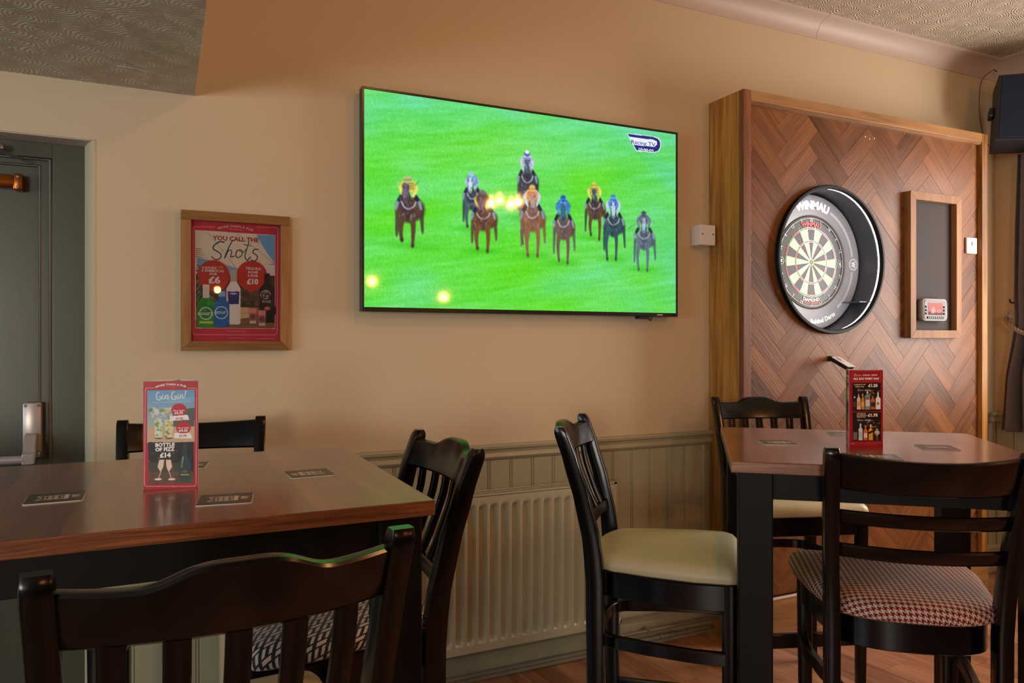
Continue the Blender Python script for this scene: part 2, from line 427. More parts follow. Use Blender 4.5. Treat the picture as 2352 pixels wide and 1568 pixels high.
class Txt:
    """collects coloured flat lettering; coordinates x right, y up on the sheet"""
    def __init__(s): s.v = []; s.f = []; s.c = []
    def add(s, body, x, y, size, col, bold=0.0, shear=0.0, wid=None, align='CENTER', rot=0, bend=None, sx=1.0, res=2):
        cu = bpy.data.curves.new('t', 'FONT'); cu.body = body; cu.size = 1.0; cu.offset = bold; cu.shear = shear
        cu.resolution_u = res; cu.fill_mode = 'BOTH'
        ob = bpy.data.objects.new('t', cu); me = ob.to_mesh()
        V = [list(v.co) for v in me.vertices]; F = [tuple(p.vertices) for p in me.polygons]
        ob.to_mesh_clear(); bpy.data.objects.remove(ob); bpy.data.curves.remove(cu)
        if not V: return s
        x0 = min(v[0] for v in V); x1 = max(v[0] for v in V)
        k = size; kx = (wid / (x1 - x0)) if wid else size * sx
        off = {'CENTER': (x0 + x1) / 2, 'LEFT': x0, 'RIGHT': x1}[align]
        b = len(s.v); c, n = math.cos(R(rot)), math.sin(R(rot))
        for vx, vy, _ in V:
            X = (vx - off) * kx; Y = vy * k
            if bend:      # bend = radius; positive arches upward (top of circle), negative hangs on the bottom
                rr = abs(bend)
                if bend > 0: a = X / rr; X, Y = math.sin(a) * (rr + Y), math.cos(a) * (rr + Y) - rr
                else: a = X / rr; X, Y = math.sin(a) * (rr - Y), rr - math.cos(a) * (rr - Y)
            s.v.append((x + X * c - Y * n, y + X * n + Y * c)); s.c.append(lin(col))
        s.f += [tuple(b + i for i in f) for f in F]; return s
    def shape(s, poly, col):
        b = len(s.v); s.v += [tuple(p) for p in poly]; s.c += [lin(col)] * len(poly); s.f.append(tuple(range(b, b + len(poly)))); return s
    def ring(s, x, y, r0, r1, col, a0=0, a1=360, n=40):
        b = len(s.v)
        for k in range(n + 1):
            a = R(a0 + (a1 - a0) * k / n)
            s.v += [(x + r0 * math.cos(a), y + r0 * math.sin(a)), (x + r1 * math.cos(a), y + r1 * math.sin(a))]; s.c += [lin(col)] * 2
        for k in range(n): s.f.append((b + 2*k, b + 2*k + 1, b + 2*k + 3, b + 2*k + 2))
        return s
    def mesh(s, name, mat, parent, f):
        me = bpy.data.meshes.new(name); me.from_pydata([f(*p) for p in s.v], [], s.f)
        at = me.color_attributes.new('paint', 'FLOAT_COLOR', 'POINT')
        at.data.foreach_set('color', np.array([(*c, 1) for c in s.c], np.float32).ravel())
        me.materials.append(mat); o = bpy.data.objects.new(name, me); COL.objects.link(o); o.parent = parent; return o

# ------------------------------------------------------------------ room shell
WY = 2.755; WX = 4.465; CEIL = 2.985; LX = -3.5; BY = -4.0
DX = -.198; DTOP = 2.005           # doorway: right arris and head
SOF = 2.19; SX = .096              # low soffit on the left
f = MB().box((LX - .1, BY - .1, -.12), (WX + .1, WY + .4, -.006)); floor = struct(f, 'floor', plain('floor_underlay', (60, 36, 24), .7))
b = MB().box((DX, WY, 0), (WX + .1, WY + .12, CEIL + .1)).box((LX - .1, WY, DTOP), (DX, WY + .1, CEIL + .1))
b.box((LX, WY, 0), (-1.35, WY + .12, DTOP))
wall_back = struct(b, 'wall_back', M['wall'])
# splayed plaster reveal of the doorway, rounded arris
prof = [(-.198, WY + .001), (-.206, WY - .002), (-.213, WY + .006), (-.226, WY + .04), (-.240, WY + .1), (-.190, WY + .1)]
MB().loft([[(x, y, z) for x, y in prof] for z in (.945, 1.2, 1.6, DTOP - .004)]).build('reveal', M['wall'], wall_back, smooth=True)
MB().box((-1.35, WY + .001, DTOP - .004), (-.199, WY + .1, DTOP - .0005)).build('reveal_head', M['coving'], wall_back)
MB().loft([[(x, y, z) for x, y in prof] for z in (0, .944)]).build('lower_reveal', M['wall'], wall_back)
# right wall with its window
wy0, wy1, wz0, wz1 = 1.05, 2.2, 1.02, 2.42
b = MB().box((WX, BY, 0), (WX + .12, WY, wz0)).box((WX, BY, wz1), (WX + .12, WY, CEIL + .1)).box((WX, BY, wz0), (WX + .12, wy0, wz1)).box((WX, wy1, wz0), (WX + .12, WY, wz1))
wall_right = struct(b, 'wall_right', M['wall'])
b = MB(); 
for y in (wy0, wy1 - .06): b.box((WX + .03, y, wz0), (WX + .09, y + .06, wz1))
b.box((WX + .031, wy0 + .0605, wz0), (WX + .089, wy1 - .0605, wz0 + .06)).box((WX + .031, wy0 + .0605, wz1 - .06), (WX + .089, wy1 - .0605, wz1))
win1 = struct(b, 'window_1', M['whitep'])
MB().box((WX + .1, wy0, wz0), (WX + .11, wy1, wz1)).build('pane', M['sky'], win1)
struct(MB().box((LX - .12, BY, 0), (LX, WY, 2.99)), 'wall_left', M['darkroom'])
struct(MB().box((LX, BY - .12, 0), (WX, BY, 2.99)), 'wall_rear', M['darkroom'])
ceil_ = struct(MB().box((SX - .02, BY, CEIL), (WX + .1, WY + .1, CEIL + .1)), 'ceiling', M['artex'])
# dropped soffit on the left (solid down to its underside)
b = MB().box((LX, BY, SOF), (SX, WY, CEIL + .1)); so = b.build('soffit', M['artex'], ceil_)
scar = MB().tube([ptz(268, 152, SOF - .001), ptz(285, 153, SOF - .001), ptz(310, 157, SOF - .001), ptz(338, 165, SOF - .001)], [.001, .002, .0015, .002], 6).build('plaster_scar', M['coving'], so)
# coving along back and right walls
cp = [(0, 0), (0, -.094), (-.005, -.094)] + [(-.005 - .085 * (1 - math.cos(R(90 * k / 8))), -.094 + .085 * math.sin(R(90 * k / 8))) for k in range(1, 9)] + [(-.094, -.006), (-.094, 0)]
joint = pt(1873, 90, WY).x
tr1 = struct(MB().loft([[(x, WY + dy, CEIL + dz) for dy, dz in cp] for x in (SX, joint - .001)]), 'trim_1', M['coving'], smooth=True)
o = MB().loft([[(x, WY + dy, CEIL + dz) for dy, dz in cp] for x in (joint + .001, WX)]).build('coving_length', M['coving'], tr1, smooth=True)
struct(MB().loft([[(WX + dy, y, CEIL + dz) for dy, dz in cp] for y in (BY, WY)]), 'trim_2', M['coving'], smooth=True)

# dado rail, boards, skirting on the back wall up to the dartboard box
BXL = 2.319
dp = [(0, .934), (-.030, .934), (-.034, .928), (-.032, .918), (-.022, .912), (-.018, .900), (-.022, .893), (-.024, .884), (-.018, .876), (-.012, .870), (0, .868)]
struct(MB().loft([[(x, WY + a, z) for a, z in dp] for x in (-.197, BXL - .001)]), 'trim_3', M['dado'], smooth=True)
pitch = .0985; x = 1.884 - pitch * 21
while x < BXL:
    a = max(x, -.196); c = min(x + pitch, BXL - .001)
    if c - a > .01:
        # a board: flat face with a bead along its right edge
        yy = WY - .010
        pr = [(a, WY), (a, yy + .003), (a + .003, yy)]
        if c - a > .05:
            pr += [(c - .013, yy), (c - .0115, yy + .0035), (c - .010, yy + .0035), (c - .0085, yy), (c - .004, yy - .0002)]
        pr += [(c - .0015, yy + .0035), (c, yy + .004), (c, WY)]
        MB().loft([[(q[0] - a, q[1] - WY, z) for q in pr] for z in (.12, .871)]).build('board', M['dado'], wall_back, loc=(a, WY, 0))
    x += pitch
sp_ = [(0, 0), (-.030, 0), (-.030, .098), (-.026, .104), (-.020, .106), (-.020, .128), (-.024, .134), (-.022, .146), (-.014, .154), (-.010, .160), (0, .160)]
struct(MB().loft([[(x, WY + a, z) for a, z in sp_] for x in (-.197, BXL - .001)]), 'baseboard_back', M['dado'], smooth=True)
# right hand bit of the back wall beyond the box, and the right wall panelling
BXR = 4.028
struct(MB().loft([[(x, WY + a, z) for a, z in dp] for x in (BXR + .002, WX)]), 'trim_4', M['dado'], smooth=True)
struct(MB().loft([[(x, WY + a, z) for a, z in sp_] for x in (BXR + .002, WX)]), 'baseboard_right_of_box', M['dado'], smooth=True)
bb = bpy.data.objects['baseboard_right_of_box']; bb.name = 'baseboard_back.001'
struct(MB().loft([[(WX + a, y, z) for a, z in dp] for y in (.0, WY - .02)]), 'trim_5', M['dado'], smooth=True)
struct(MB().loft([[(WX + a, y, z) for a, z in sp_] for y in (.0, WY - .02)]), 'baseboard_right', M['dado'], smooth=True)
for k in range(5): MB().box((0, -.010, .12), (pitch - .004, 0, .871)).build('board', M['dado'], wall_back, bevel=.002, loc=(BXR + .004 + k * .0865, WY, 0)) if BXR + k*.0865 + pitch < WX + .03 else None
for k in range(27): MB().box((-.010, 0, .12), (0, pitch - .004, .871)).build('board', M['dado'], wall_right, bevel=.002, loc=(WX, WY - .012 - (k + 1) * pitch, 0))

# floor planks (laid nearly square to the back wall)
ang = R(6); PWD = .192; PLN = 1.25
def clip(poly, a, b_, c_):      # keep a*x+b*y<=c
    out = []
    for i in range(len(poly)):
        p, q_ = poly[i], poly[(i + 1) % len(poly)]
        dp_, dq = a*p[0] + b_*p[1] - c_, a*q_[0] + b_*q_[1] - c_
        if dp_ <= 0: out.append(p)
        if (dp_ < 0 < dq) or (dq < 0 < dp_):
            t = dp_ / (dp_ - dq); out.append((p[0] + t*(q_[0]-p[0]), p[1] + t*(q_[1]-p[1])))
    return out
ca, sa = math.cos(ang), math.sin(ang)
for i in range(-8, 30):
    for j in range(-3, 5):
        u0 = i * PWD; v0 = j * PLN + (i * .43 % 1) * PLN
        q_ = [(u0 + .0006, v0 + .0006), (u0 + PWD - .0006, v0 + .0006), (u0 + PWD - .0006, v0 + PLN - .0006), (u0 + .0006, v0 + PLN - .0006)]
        P = [(x * ca - y * sa, x * sa + y * ca) for x, y in q_]
        for a, b_, c_ in ((1, 0, WX), (-1, 0, .75), (0, 1, WY), (0, -1, .6)):
            if P: P = clip(P, a, b_, c_)
        if len(P) < 3: continue
        cx = sum(p[0] for p in P) / len(P); cy = sum(p[1] for p in P) / len(P)
        Mi = Matrix.Rotation(-ang, 4, 'Z')
        L = [(Mi @ Vector((p[0] - cx, p[1] - cy, 0)))[:2] for p in P]
        o = MB().prism(L, -.006, 0).build('plank', M['floor'], floor, loc=(cx, cy, 0)); o.rotation_euler = (0, 0, ang)

# ------------------------------------------------------------------ door on the left
RY = WY + .1
door = struct(MB().box((-1.35, RY + .022, .005), (-.333, RY + .06, 1.955)), 'door_1', M['door'])
b = MB().box((-.332, RY - .004, 0), (-.226, RY + .07, DTOP - .004)).box((-1.4, RY - .004, 1.952), (-.332, RY + .07, DTOP - .004))
b.build('door_frame', M['door'], door, bevel=.002)
def beading(x, r, y):    # vertical bead and its head
    return MB().tube([(x, y, .0), (x, y, 1.925 + (x + .37) * .7), (-1.3, y, 1.925 + (x + .37) * .7)], r, 8)
beading(-.338, .0075, RY + .002).build('door_moulding', M['door'], door, smooth=True)
MB().box((-.366, RY + .008, 0), (-.338, RY + .05, 1.952)).box((-1.3, RY + .008, 1.93), (-.3665, RY + .05, 1.952)).build('door_stop', M['door'], door)
beading(-.368, .006, RY + .012).build('door_moulding', M['door'], door, smooth=True)
# push bar end housing, arm and bar
ho = MB().box((-.412, RY - .025, .972), (-.360, RY + .022, 1.152), bev=.006); hb = ho.build('push_bar_housing', M['silver'], door, smooth=True)
for sx in (-.404, -.368):
    MB().lathe([(0, .002), (.0035, .002), (.0045, 0)], 12, Matrix.Translation((sx, RY - .026, 1.142)) @ Matrix.Rotation(R(90), 4, 'X')).build('screw', M['chrome'], hb)
MB().loft([[(x, y, z) for x, z in ((-.404, z0), (-.371, z0), (-.371, z1), (-.404, z1))] for y, z0, z1 in ((RY - .02, 1.0, 1.055), (RY - .045, .985, 1.05), (RY - .085, .962, 1.0), (RY - .10, .962, .995))]).build('push_bar_arm', M['silver'], door, bevel=.003)
MB().tube([(-1.25, RY - .088, .978), (-.400, RY - .088, .978)], .0135, 16).build('push_bar', M['silver'], door, smooth=True)
MB().lathe([(0, .012), (.007, .01), (.009, 0)], 14, Matrix.Translation((-.366, RY - .03, .985)) @ Matrix.Rotation(R(90), 4, 'X')).build('pivot_cap', M['chrome'], door, smooth=True)
# closer with arm
MB().box((-.70, RY - .03, 1.845), (-.435, RY + .022, 1.885), bev=.008).build('door_closer', M['brass'], door, smooth=True)
cl = MB().box((-.438, RY - .026, 1.838), (-.412, RY + .022, 1.890), bev=.004).build('closer_end_cap', M['brass'], door, smooth=True)
for z in (1.848, 1.879): MB().lathe([(0, .002), (.004, .002), (.005, 0)], 12, Matrix.Translation((-.425, RY - .027, z)) @ Matrix.Rotation(R(90), 4, 'X')).build('screw', M['chrome'], cl)
MB().loft([[(x, RY - .06 + dy, z + dz) for dy, dz in ((-.008, -.004), (.008, -.004), (.008, .004), (-.008, .004))] for x, z in ((-.62, 1.962), (-.50, 1.958), (-.405, 1.93))]).build('closer_arm', M['bplastic'], door, smooth=True)
MB().lathe([(0, .012), (.012, .01), (.015, 0), (.015, -.01)], 16, Matrix.Translation((-.47, RY - .05, 1.968))).build('closer_pivot', M['chrome'], door, smooth=True)

# ------------------------------------------------------------------ radiator
RX0, RX1 = .17, 1.735; RYF = 2.645
rad = thing('radiator', 'cream panel radiator with vertical flutes on the olive panelled wall', 'radiator', ((RX0 + RX1) / 2, 2.69, .15))
ox = (RX0 + RX1) / 2
nf = 32; fp = (RX1 - RX0 - .05) / nf; cols = [(-(RX1 - RX0) / 2, 0)]
xs = []
for k in range(nf):
    x0 = -(RX1 - RX0) / 2 + .025 + k * fp
    for fr, d in ((.0, 0), (.12, .0), (.2, .35), (.28, 1), (.5, 1), (.68, 1), (.76, .6), (.84, .2), (.92, 0)): xs.append((x0 + fr * fp, d))
xs = [(-(RX1 - RX0) / 2, 0)] + xs + [((RX1 - RX0) / 2, 0)]
zs = [0, .015, .030, .036, .042, .052, .065, .3, .535, .55, .558, .564, .57, .585, .6]
def zm(z): return max(0, min(1, (min(z - .032, .566 - z)) / .016)) ** .7 if .032 < z < .566 else 0
g = MB(); n = len(xs); vs = []; fs = []
for z in zs:
    for x, d in xs: vs.append((x, RYF - 2.69 + .015 * d * zm(z), z))
for i in range(len(zs) - 1):
    for j in range(n - 1): fs.append((i*n + j, i*n + j + 1, (i+1)*n + j + 1, (i+1)*n + j))
g.add(vs, fs); g.build('front_panel', M['rad'], rad, smooth=True)
hw = (RX1 - RX0) / 2
MB().box((-hw, -.043, .0), (-hw + .004, .035, .6), bev=.0015).build('side_panel', M['rad'], rad)
MB().box((hw - .004, -.043, .0), (hw, .035, .6), bev=.0015).build('side_panel', M['rad'], rad)
b = MB()
for k in range(156):
    x = -hw + .012 + k * .0099; b.box((x, -.036, .600), (x + .0035, .030, .604))
b.box((-hw, -.045, .598), (hw, -.036, .607)).box((-hw, .030, .598), (hw, .037, .607)).box((-hw, -.004, .600), (hw, .0, .606))
b.box((-hw, -.045, .598), (-hw + .012, .037, .606)).box((hw - .012, -.045, .598), (hw, .037, .606))
b.build('top_grille', M['rad'], rad)
MB().box((-hw + .01, .022, .02), (hw - .01, .030, .59)).build('back_panel', M['rad'], rad)
for x in (-.5, .5): MB().box((x - .015, .028, .1), (x + .015, .052, .55)).build('bracket', M['rad'], rad)
b = MB().tube([(hw, -.01, .03), (hw + .03, -.01, .03)], .010, 12).tube([(hw + .032, -.01, .075), (hw + .032, -.01, .055)], [.013, .013], 12).tube([(hw + .032, -.01, .056), (hw + .032, -.01, .01)], [.009, .009], 12).tube([(hw + .032, -.01, .012), (hw + .032, -.01, -.008)], [.013, .013], 6)
b.build('valve', M['chrome'], rad, smooth=True)
pm = plain('painted_pipe', (120, 112, 98), .3)
vx = RX1 + .032
pp = MB().tube([(vx, 2.68, .145), (vx, 2.68, .10), (vx + .003, 2.683, .083), (vx + .014, 2.69, .078), (vx + .03, 2.692, .077), (BXL - .002, 2.692, .077)], .008, 10)
tag_p = pp.build('heating_pipe', pm, smooth=True); props(tag_p, 'painted heating pipe dropping from radiator valve, upper of two along the skirting', 'pipe')
b = MB().tube([(-.15, 2.70, .035), (BXL - .05, 2.70, .035)], .009, 10)
for x in (2.005, 2.06, 2.15): b.tube([(x - .008, 2.70, .035), (x + .008, 2.70, .035)], .0125, 10)
props(b.build('heating_pipe', pm, smooth=True), 'painted heating pipe with jointing collars lying lowest along the skirting', 'pipe')
for x, y, z, who in ((1.93, 2.692, .077, tag_p),):
    MB().box((x - .008, y - .009, z - .010), (x + .008, WY - .028, z + .010), bev=.003).build('pipe_clip', pm, who)

# ------------------------------------------------------------------ television
TX0, TX1, TZ0, TZ1, TY = .657, 2.087, 1.461, 2.287, 2.69
tv = thing('television', 'large wall-mounted flat television showing a horse race on green turf', 'television', ((TX0 + TX1) / 2, TY, TZ0))
hw = (TX1 - TX0) / 2; hh = TZ1 - TZ0
b = MB().box((-hw, .006, 0), (hw, .04, hh), bev=.003); b.build('housing', M['bplastic'], tv)
bz = .009
MB().box((-hw, -.002, 0), (-hw + bz, .008, hh)).box((hw - bz, -.002, 0), (hw, .008, hh)).box((-hw + bz, -.002, hh - bz), (hw - bz, .008, hh)).box((-hw + bz, -.002, 0), (hw - bz, .008, .016)).build('bezel', M['bplastic'], tv, bevel=.001, seg=1)
MB().box((-.3, .04, .2), (.3, .064, .6)).build('wall_bracket', M['bplastic'], tv)
MB().box((hw - .21, .0, -.012), (hw - .15, .03, .001), bev=.003).tube([(hw - .145, .02, .0), (hw - .142, .02, -.012), (hw - .133, .02, -.018), (hw - .126, .02, -.010), (hw - .128, .02, .0)], .0022, 6).build('sensor', M['bplastic'], tv)
MB().box((hw - .115, -.004, .004), (hw - .085, -.001, .010)).build('badge', M['silver'], tv)
W_, H_ = 640, 400
src = [(839, 203), (1551.5, 309), (1550, 718), (838, 707)]
cv = Cv(W_, H_, src, W_ / 712)
X, Y = cv.X, cv.Y
def stk(ax, ay, sx, sy, seed):   # streaky noise along direction (ax,ay)
    L = math.hypot(ax, ay); a, b_ = ax / L, ay / L
    return vnoise((X * a + Y * b_) / sx + 20, (-X * b_ + Y * a) / sy + 20, seed)
n1 = stk(1, -.32, 190, 40, 1); n2 = stk(1, -.2, 60, 7, 2); n3 = stk(1, .9, 160, 38, 3); n4 = stk(1, -.1, 36, 3, 4); n5 = vnoise(X / 90, Y / 70, 5)
base = np.array((98, 222, 40.))[None, None] + n1[..., None] * np.array((6, 4, 62.)) + (n2[..., None] - .5) * np.array((20, 10, 34.)) + (n4[..., None] - .5) * np.array((14, 8, 22.))
base += np.clip(n5 * 1.6 - .9, 0, 1)[..., None] * np.array((10, 0, 60.))
edge = np.clip((X - W_ * .72) / (W_ * .28), 0, 1)[..., None]; base += edge * np.array((-6, -8, 50.)) * (.5 + n3[..., None])
base += np.clip(1 - Y / (H_ * .35), 0, 1)[..., None] * np.array((-4, -4, 40.))
cv.a = np.clip(base, 0, 255) / 255
rs0 = random.Random(11)
def horse(cx, top, bot, w_, body, dark, cap, silk, silk2, face=None, arm=None, blanket=(200, 205, 220), lg=None, hx=0):
    h = bot - top; f_ = face or dark
    legc = lg or dark
    yb = top + h * .60     # bottom of the chest
    # shadow on the turf
    cv.ell(cx, bot - h * .02, w_ * .8, h * .05, (60, 190, 24), 1.2, al=.55)
    # hind legs
    for s_, dy in ((-.42, .06), (.50, .1)):
        cv.curve([(cx + s_ * w_, yb - h * .12), (cx + s_ * w_ * 1.08, yb + h * .08), (cx + s_ * w_ * 1.12, bot - h * (.08 + dy))], w_ * .17, w_ * .07, legc, 1.4, .85)
        cv.ell(cx + s_ * w_ * 1.12, bot - h * (.07 + dy), w_ * .07, h * .02, (150, 220, 150), .8, al=.6)
    # quarters and chest
    cv.ell(cx + .28 * w_, top + h * .47, w_ * .32, h * .14, tuple(x * .8 for x in body), .35)
    cv.ell(cx, top + h * .47, w_ * .43, h * .15, body, .3); cv.ell(cx, top + h * .56, w_ * .30, h * .09, tuple(x * .85 for x in body), .5)
    cv.ell(cx - .12 * w_, top + h * .52, w_ * .16, h * .09, tuple(min(255, x * 1.25) for x in body), .9, al=.6)
    cv.ell(cx + .05 * w_, top + h * .60, w_ * .2, h * .05, dark, .8, al=.7)
    # front legs
    j1, j2 = rs0.uniform(-.08, .08), rs0.uniform(0, .10)
    for s_, k, dy in ((-.22 + j1, -.08, j2), (.15 + j1, .05, 0)):
        cv.curve([(cx + s_ * w_, yb - h * .05), (cx + (s_ + k) * w_, yb + h * .14), (cx + (s_ + k * .4) * w_, bot - h * dy)], w_ * .24, w_ * .085, body, 1.2)
        cv.ell(cx + (s_ + k * .4) * w_, bot - h * (dy + .02), w_ * .06, h * .025, tuple(x * .8 for x in dark), .9, al=.8)
    # jockey: boots and thighs, arms, torso
    for s_ in (-1, 1):
        cv.line([(cx + s_ * w_ * .28, top + h * .30), (cx + s_ * w_ * .45, top + h * .40)], w_ * .17, w_ * .13, (34, 40, 60), 1)
        cv.line([(cx + s_ * w_ * .44, top + h * .38), (cx + s_ * w_ * .50, top + h * .47)], w_ * .13, w_ * .08, tuple(.55 * x + .45 * y for x, y in zip(blanket, (70, 110, 150))), 1.4, .9)
    for s_ in (-1, 1):
        cv.curve([(cx + s_ * w_ * .16, top + h * .10), (cx + s_ * w_ * .31, top + h * .17), (cx + s_ * w_ * .20, top + h * .29)], w_ * .17, w_ * .09, arm or silk, 1.2)
    cv.ell(cx, top + h * .15, w_ * .27, h * .095, silk, .3)
    for k in range(3): cv.line([(cx - w_ * .2, top + h * (.11 + .035 * k)), (cx + w_ * .2, top + h * (.115 + .035 * k))], h * .012, h * .012, silk2, .8, .8)
    # neck, head
    cv.curve([(cx + hx * .4, top + h * .46), (cx + hx * .7, top + h * .36), (cx + hx, top + h * .24)], w_ * .46, w_ * .25, dark, 1.2)
    cv.curve([(cx + hx, top + h * .16), (cx + hx, top + h * .25), (cx + hx * 1.1, top + h * .345)], w_ * .24, w_ * .17, f_, 1.2)
    cv.ell(cx + hx * 1.1, top + h * .345, w_ * .085, h * .022, tuple(x * .6 for x in f_), .5)
    for s_ in (-1, 1): cv.line([(cx + hx + s_ * w_ * .08, top + h * .17), (cx + hx + s_ * w_ * .11, top + h * .13)], w_ * .06, w_ * .03, dark, .8)
    # breast strap
    cv.curve([(cx - .27 * w_, top + h * .37), (cx - .15 * w_, top + h * .445), (cx + .03 * w_, top + h * .465), (cx + .22 * w_, top + h * .43), (cx + .30 * w_, top + h * .37)], h * .018, h * .018, (205, 195, 205), .8, .9)
    for k in range(46):
        a = rs0.uniform(0, 1); yy = top + h * (.08 + .52 * a); xx = cx + rs0.gauss(0, .2) * w_
        if abs(xx - cx) > w_ * .42: continue
        pal = ([silk, silk2, arm or silk, (226, 232, 240), (70, 84, 120)] if a < .35 else [body, dark, tuple(min(255, q_ * 1.35 + 20) for q_ in body), tuple(q_ * .55 for q_ in dark), (150, 160, 176)])
        c_ = rs0.choice(pal); L0 = h * rs0.uniform(.015, .05)
        cv.line([(xx, yy), (xx + rs0.gauss(0, .05) * w_, yy + L0)], w_ * .05, w_ * .025, c_, 1.0, .55)
    cv.ell(cx + hx * .3, top + h * .045, w_ * .14, h * .042, cap, .3)
    cv.line([(cx - w_*.14 + hx*.3, top + h*.06), (cx + w_*.14 + hx*.3, top + h*.06)], h*.012, h*.012, silk2, .8, .7)
Bn = (100, 66, 48); Bd = (66, 48, 46)
horse(1087, 394, 530, 42, (74, 92, 104), (44, 58, 72), (150, 196, 226), (96, 140, 200), (230, 240, 250), face=(214, 226, 240), hx=-4, arm=(170, 190, 226))
horse(941, 404, 568, 58, (92, 66, 52), (70, 54, 58), (190, 196, 120), (214, 206, 70), (60, 56, 130), face=(120, 104, 126), hx=-6, arm=(240, 226, 96))
horse(1213, 346, 505, 44, (60, 66, 76), (50, 56, 72), (30, 60, 190), (196, 206, 226), (44, 60, 150), face=(76, 92, 124))
cv.ell(1213, 350, 5, 4.5, (240, 244, 250), .5)
horse(1112, 436, 580, 54, (120, 78, 50), (92, 62, 58), (120, 120, 120), (84, 66, 50), (60, 60, 60), face=(124, 96, 112), arm=(220, 190, 100), hx=-4)
horse(1366, 418, 551, 44, (100, 70, 52), (58, 54, 62), (226, 206, 90), (222, 206, 80), (76, 70, 60), face=(66, 84, 112), arm=(236, 224, 110))
cv.ell(1207, 505, 10, 45, (128, 92, 80), .4, rot=-8); cv.curve([(1200, 530), (1201, 548), (1203, 560)], 7, 4, (60, 84, 84), 1.2)
horse(1224, 424, 590, 52, (146, 100, 72), (130, 90, 78), (226, 190, 90), (228, 176, 100), (200, 70, 60), face=(190, 150, 140), arm=(214, 214, 236), hx=2)
horse(1295, 448, 606, 46, (116, 84, 80), (92, 84, 92), (24, 84, 196), (40, 106, 206), (150, 190, 240), face=(40, 110, 130), arm=(60, 120, 210))
horse(1409, 446, 597, 46, (48, 84, 96), (34, 60, 72), (60, 130, 220), (36, 100, 210), (220, 234, 250), face=(190, 210, 236), arm=(190, 210, 244))
horse(1478, 484, 622, 46, (92, 112, 130), (70, 88, 108), (50, 70, 100), (70, 84, 106), (150, 160, 180), face=(176, 196, 220), arm=(110, 122, 150))
cv.line([(957, 426), (967, 416)], 1.4, .8, (40, 80, 60), 1); cv.line([(1443, 524), (1458, 516)], 1.4, .8, (50, 90, 80), 1)
# broadcaster's clock badge
def blur(a, n, ax):
    o = a.copy()
    for k in range(1, n + 1): o += np.roll(a, k, ax) + np.roll(a, -k, ax)
    return o / (2 * n + 1)
cv.a = .35 * cv.a + .65 * blur(blur(cv.a, 1, 1), 2, 0)
sp_n = (vnoise(X / 1.6, Y / 3.0, 9) - .5)[..., None] * .07
cv.a = np.clip(cv.a * (1 + sp_n) + sp_n * .3, 0, 1)
NV = (22, 40, 128)
cv.poly([(1440, 306), (1500, 313.5), (1512, 317), (1518, 326), (1518, 338), (1512, 348), (1503, 351.5), (1461, 347)], (235, 238, 250))
cv.poly([(1442, 307.5), (1500, 315), (1510, 318.5), (1516, 327), (1516, 338), (1511, 346.5), (1502, 350), (1462, 345.5)], NV)
cv.poly([(1445, 314.5), (1500, 321.5), (1508, 325), (1508, 333), (1502, 338), (1454.5, 333)], (236, 240, 252))
cv.mesh('screen', M['tvpix'], tv, lambda u, v: ((-hw + bz) + u * (2*hw - 2*bz), np.full_like(u, .001), (hh - bz) - v * (hh - bz - .016)))
T = Txt()
def tvp(px, py):
    p = pt(px, py, TY); return p.x - (TX0 + TX1) / 2, p.z - TZ0
x_, z_ = tvp(1450, 329.5); x2, z2 = tvp(1505, 338)
T.add('Racing TV', x_, z_, .025, NV, wid=x2 - x_, align='LEFT', bold=.008)
x_, z_ = tvp(1467, 346.6); x2, z2 = tvp(1501, 348); T.add('10:00:03', x_, z_, .0205, (245, 246, 255), wid=x2 - x_, align='LEFT', bold=.02)
T.mesh('lettering', M['tvpix'], bpy.data.objects['screen'], lambda x, y: (x, -.0004, y))

# ------------------------------------------------------------------ framed drinks poster
PX0, PX1, PZ0, PZ1 = .052, .409, 1.319, 1.795
po = thing('framed_poster', 'red drinks poster in an oak frame, hung between the door and television', 'poster', ((PX0 + PX1) / 2, WY, PZ0))
hw = (PX1 - PX0) / 2; hh = PZ1 - PZ0; fw = .032
b = MB().box((-hw, -.025, hh - fw), (hw, -.001, hh), bev=.002); b.build('top_rail', M['frameX'], po)
b = MB().add([(-hw, -.025, 0), (hw, -.025, 0), (hw - fw, -.025, fw), (-hw + fw, -.025, fw), (-hw, -.001, 0), (hw, -.001, 0), (hw - fw, -.001, fw), (-hw + fw, -.001, fw)], [(0, 1, 2, 3), (4, 7, 6, 5), (0, 4, 5, 1), (1, 5, 6, 2), (2, 6, 7, 3), (3, 7, 4, 0)])
b.build('bottom_rail', M['frameX'], po)
for s_ in (-1, 1):
    p = [(-hw, 0.0005), (-hw + fw, fw + .0005), (-hw + fw, hh - fw - .0005), (-hw, hh - fw - .0005)]
    vs = [(s_ * -x if s_ > 0 else x, y, z) for y in (-.025, -.001) for x, z in p]
    MB().add(vs, [(0, 1, 2, 3), (7, 6, 5, 4), (0, 4, 5, 1), (1, 5, 6, 2), (2, 6, 7, 3), (3, 7, 4, 0)]).build('side_rail', M['frame'], po)
Wp, Hp = 330, 452; pw = hw - fw + .002; 
RD = (188, 42, 62); CRM = (226, 206, 180)
cv = Cv(Wp, Hp, [(76, 70), (1068, 125), (1078, 1460), (80, 1465)], Wp / 997, RD)
L_ = lambda pts, w0, c, al=1: cv.line(pts, w0, w0, c, .8, al)
LN = (224, 150, 150)
cv.rbox(108, 150, 1035, 1380, 30, 6, LN); cv.poly([(350, 60), (800, 60), (800, 215), (350, 215)], RD)
L_([(500, 172), (650, 184)], 4, LN)
cv.poly([(128, 190), (1006, 236), (1012, 1310), (135, 1306)], (236, 216, 196))
cv.vgrad([(135, 200), (1003, 240), (1008, 640), (140, 640)], (206, 192, 172), (214, 196, 170))
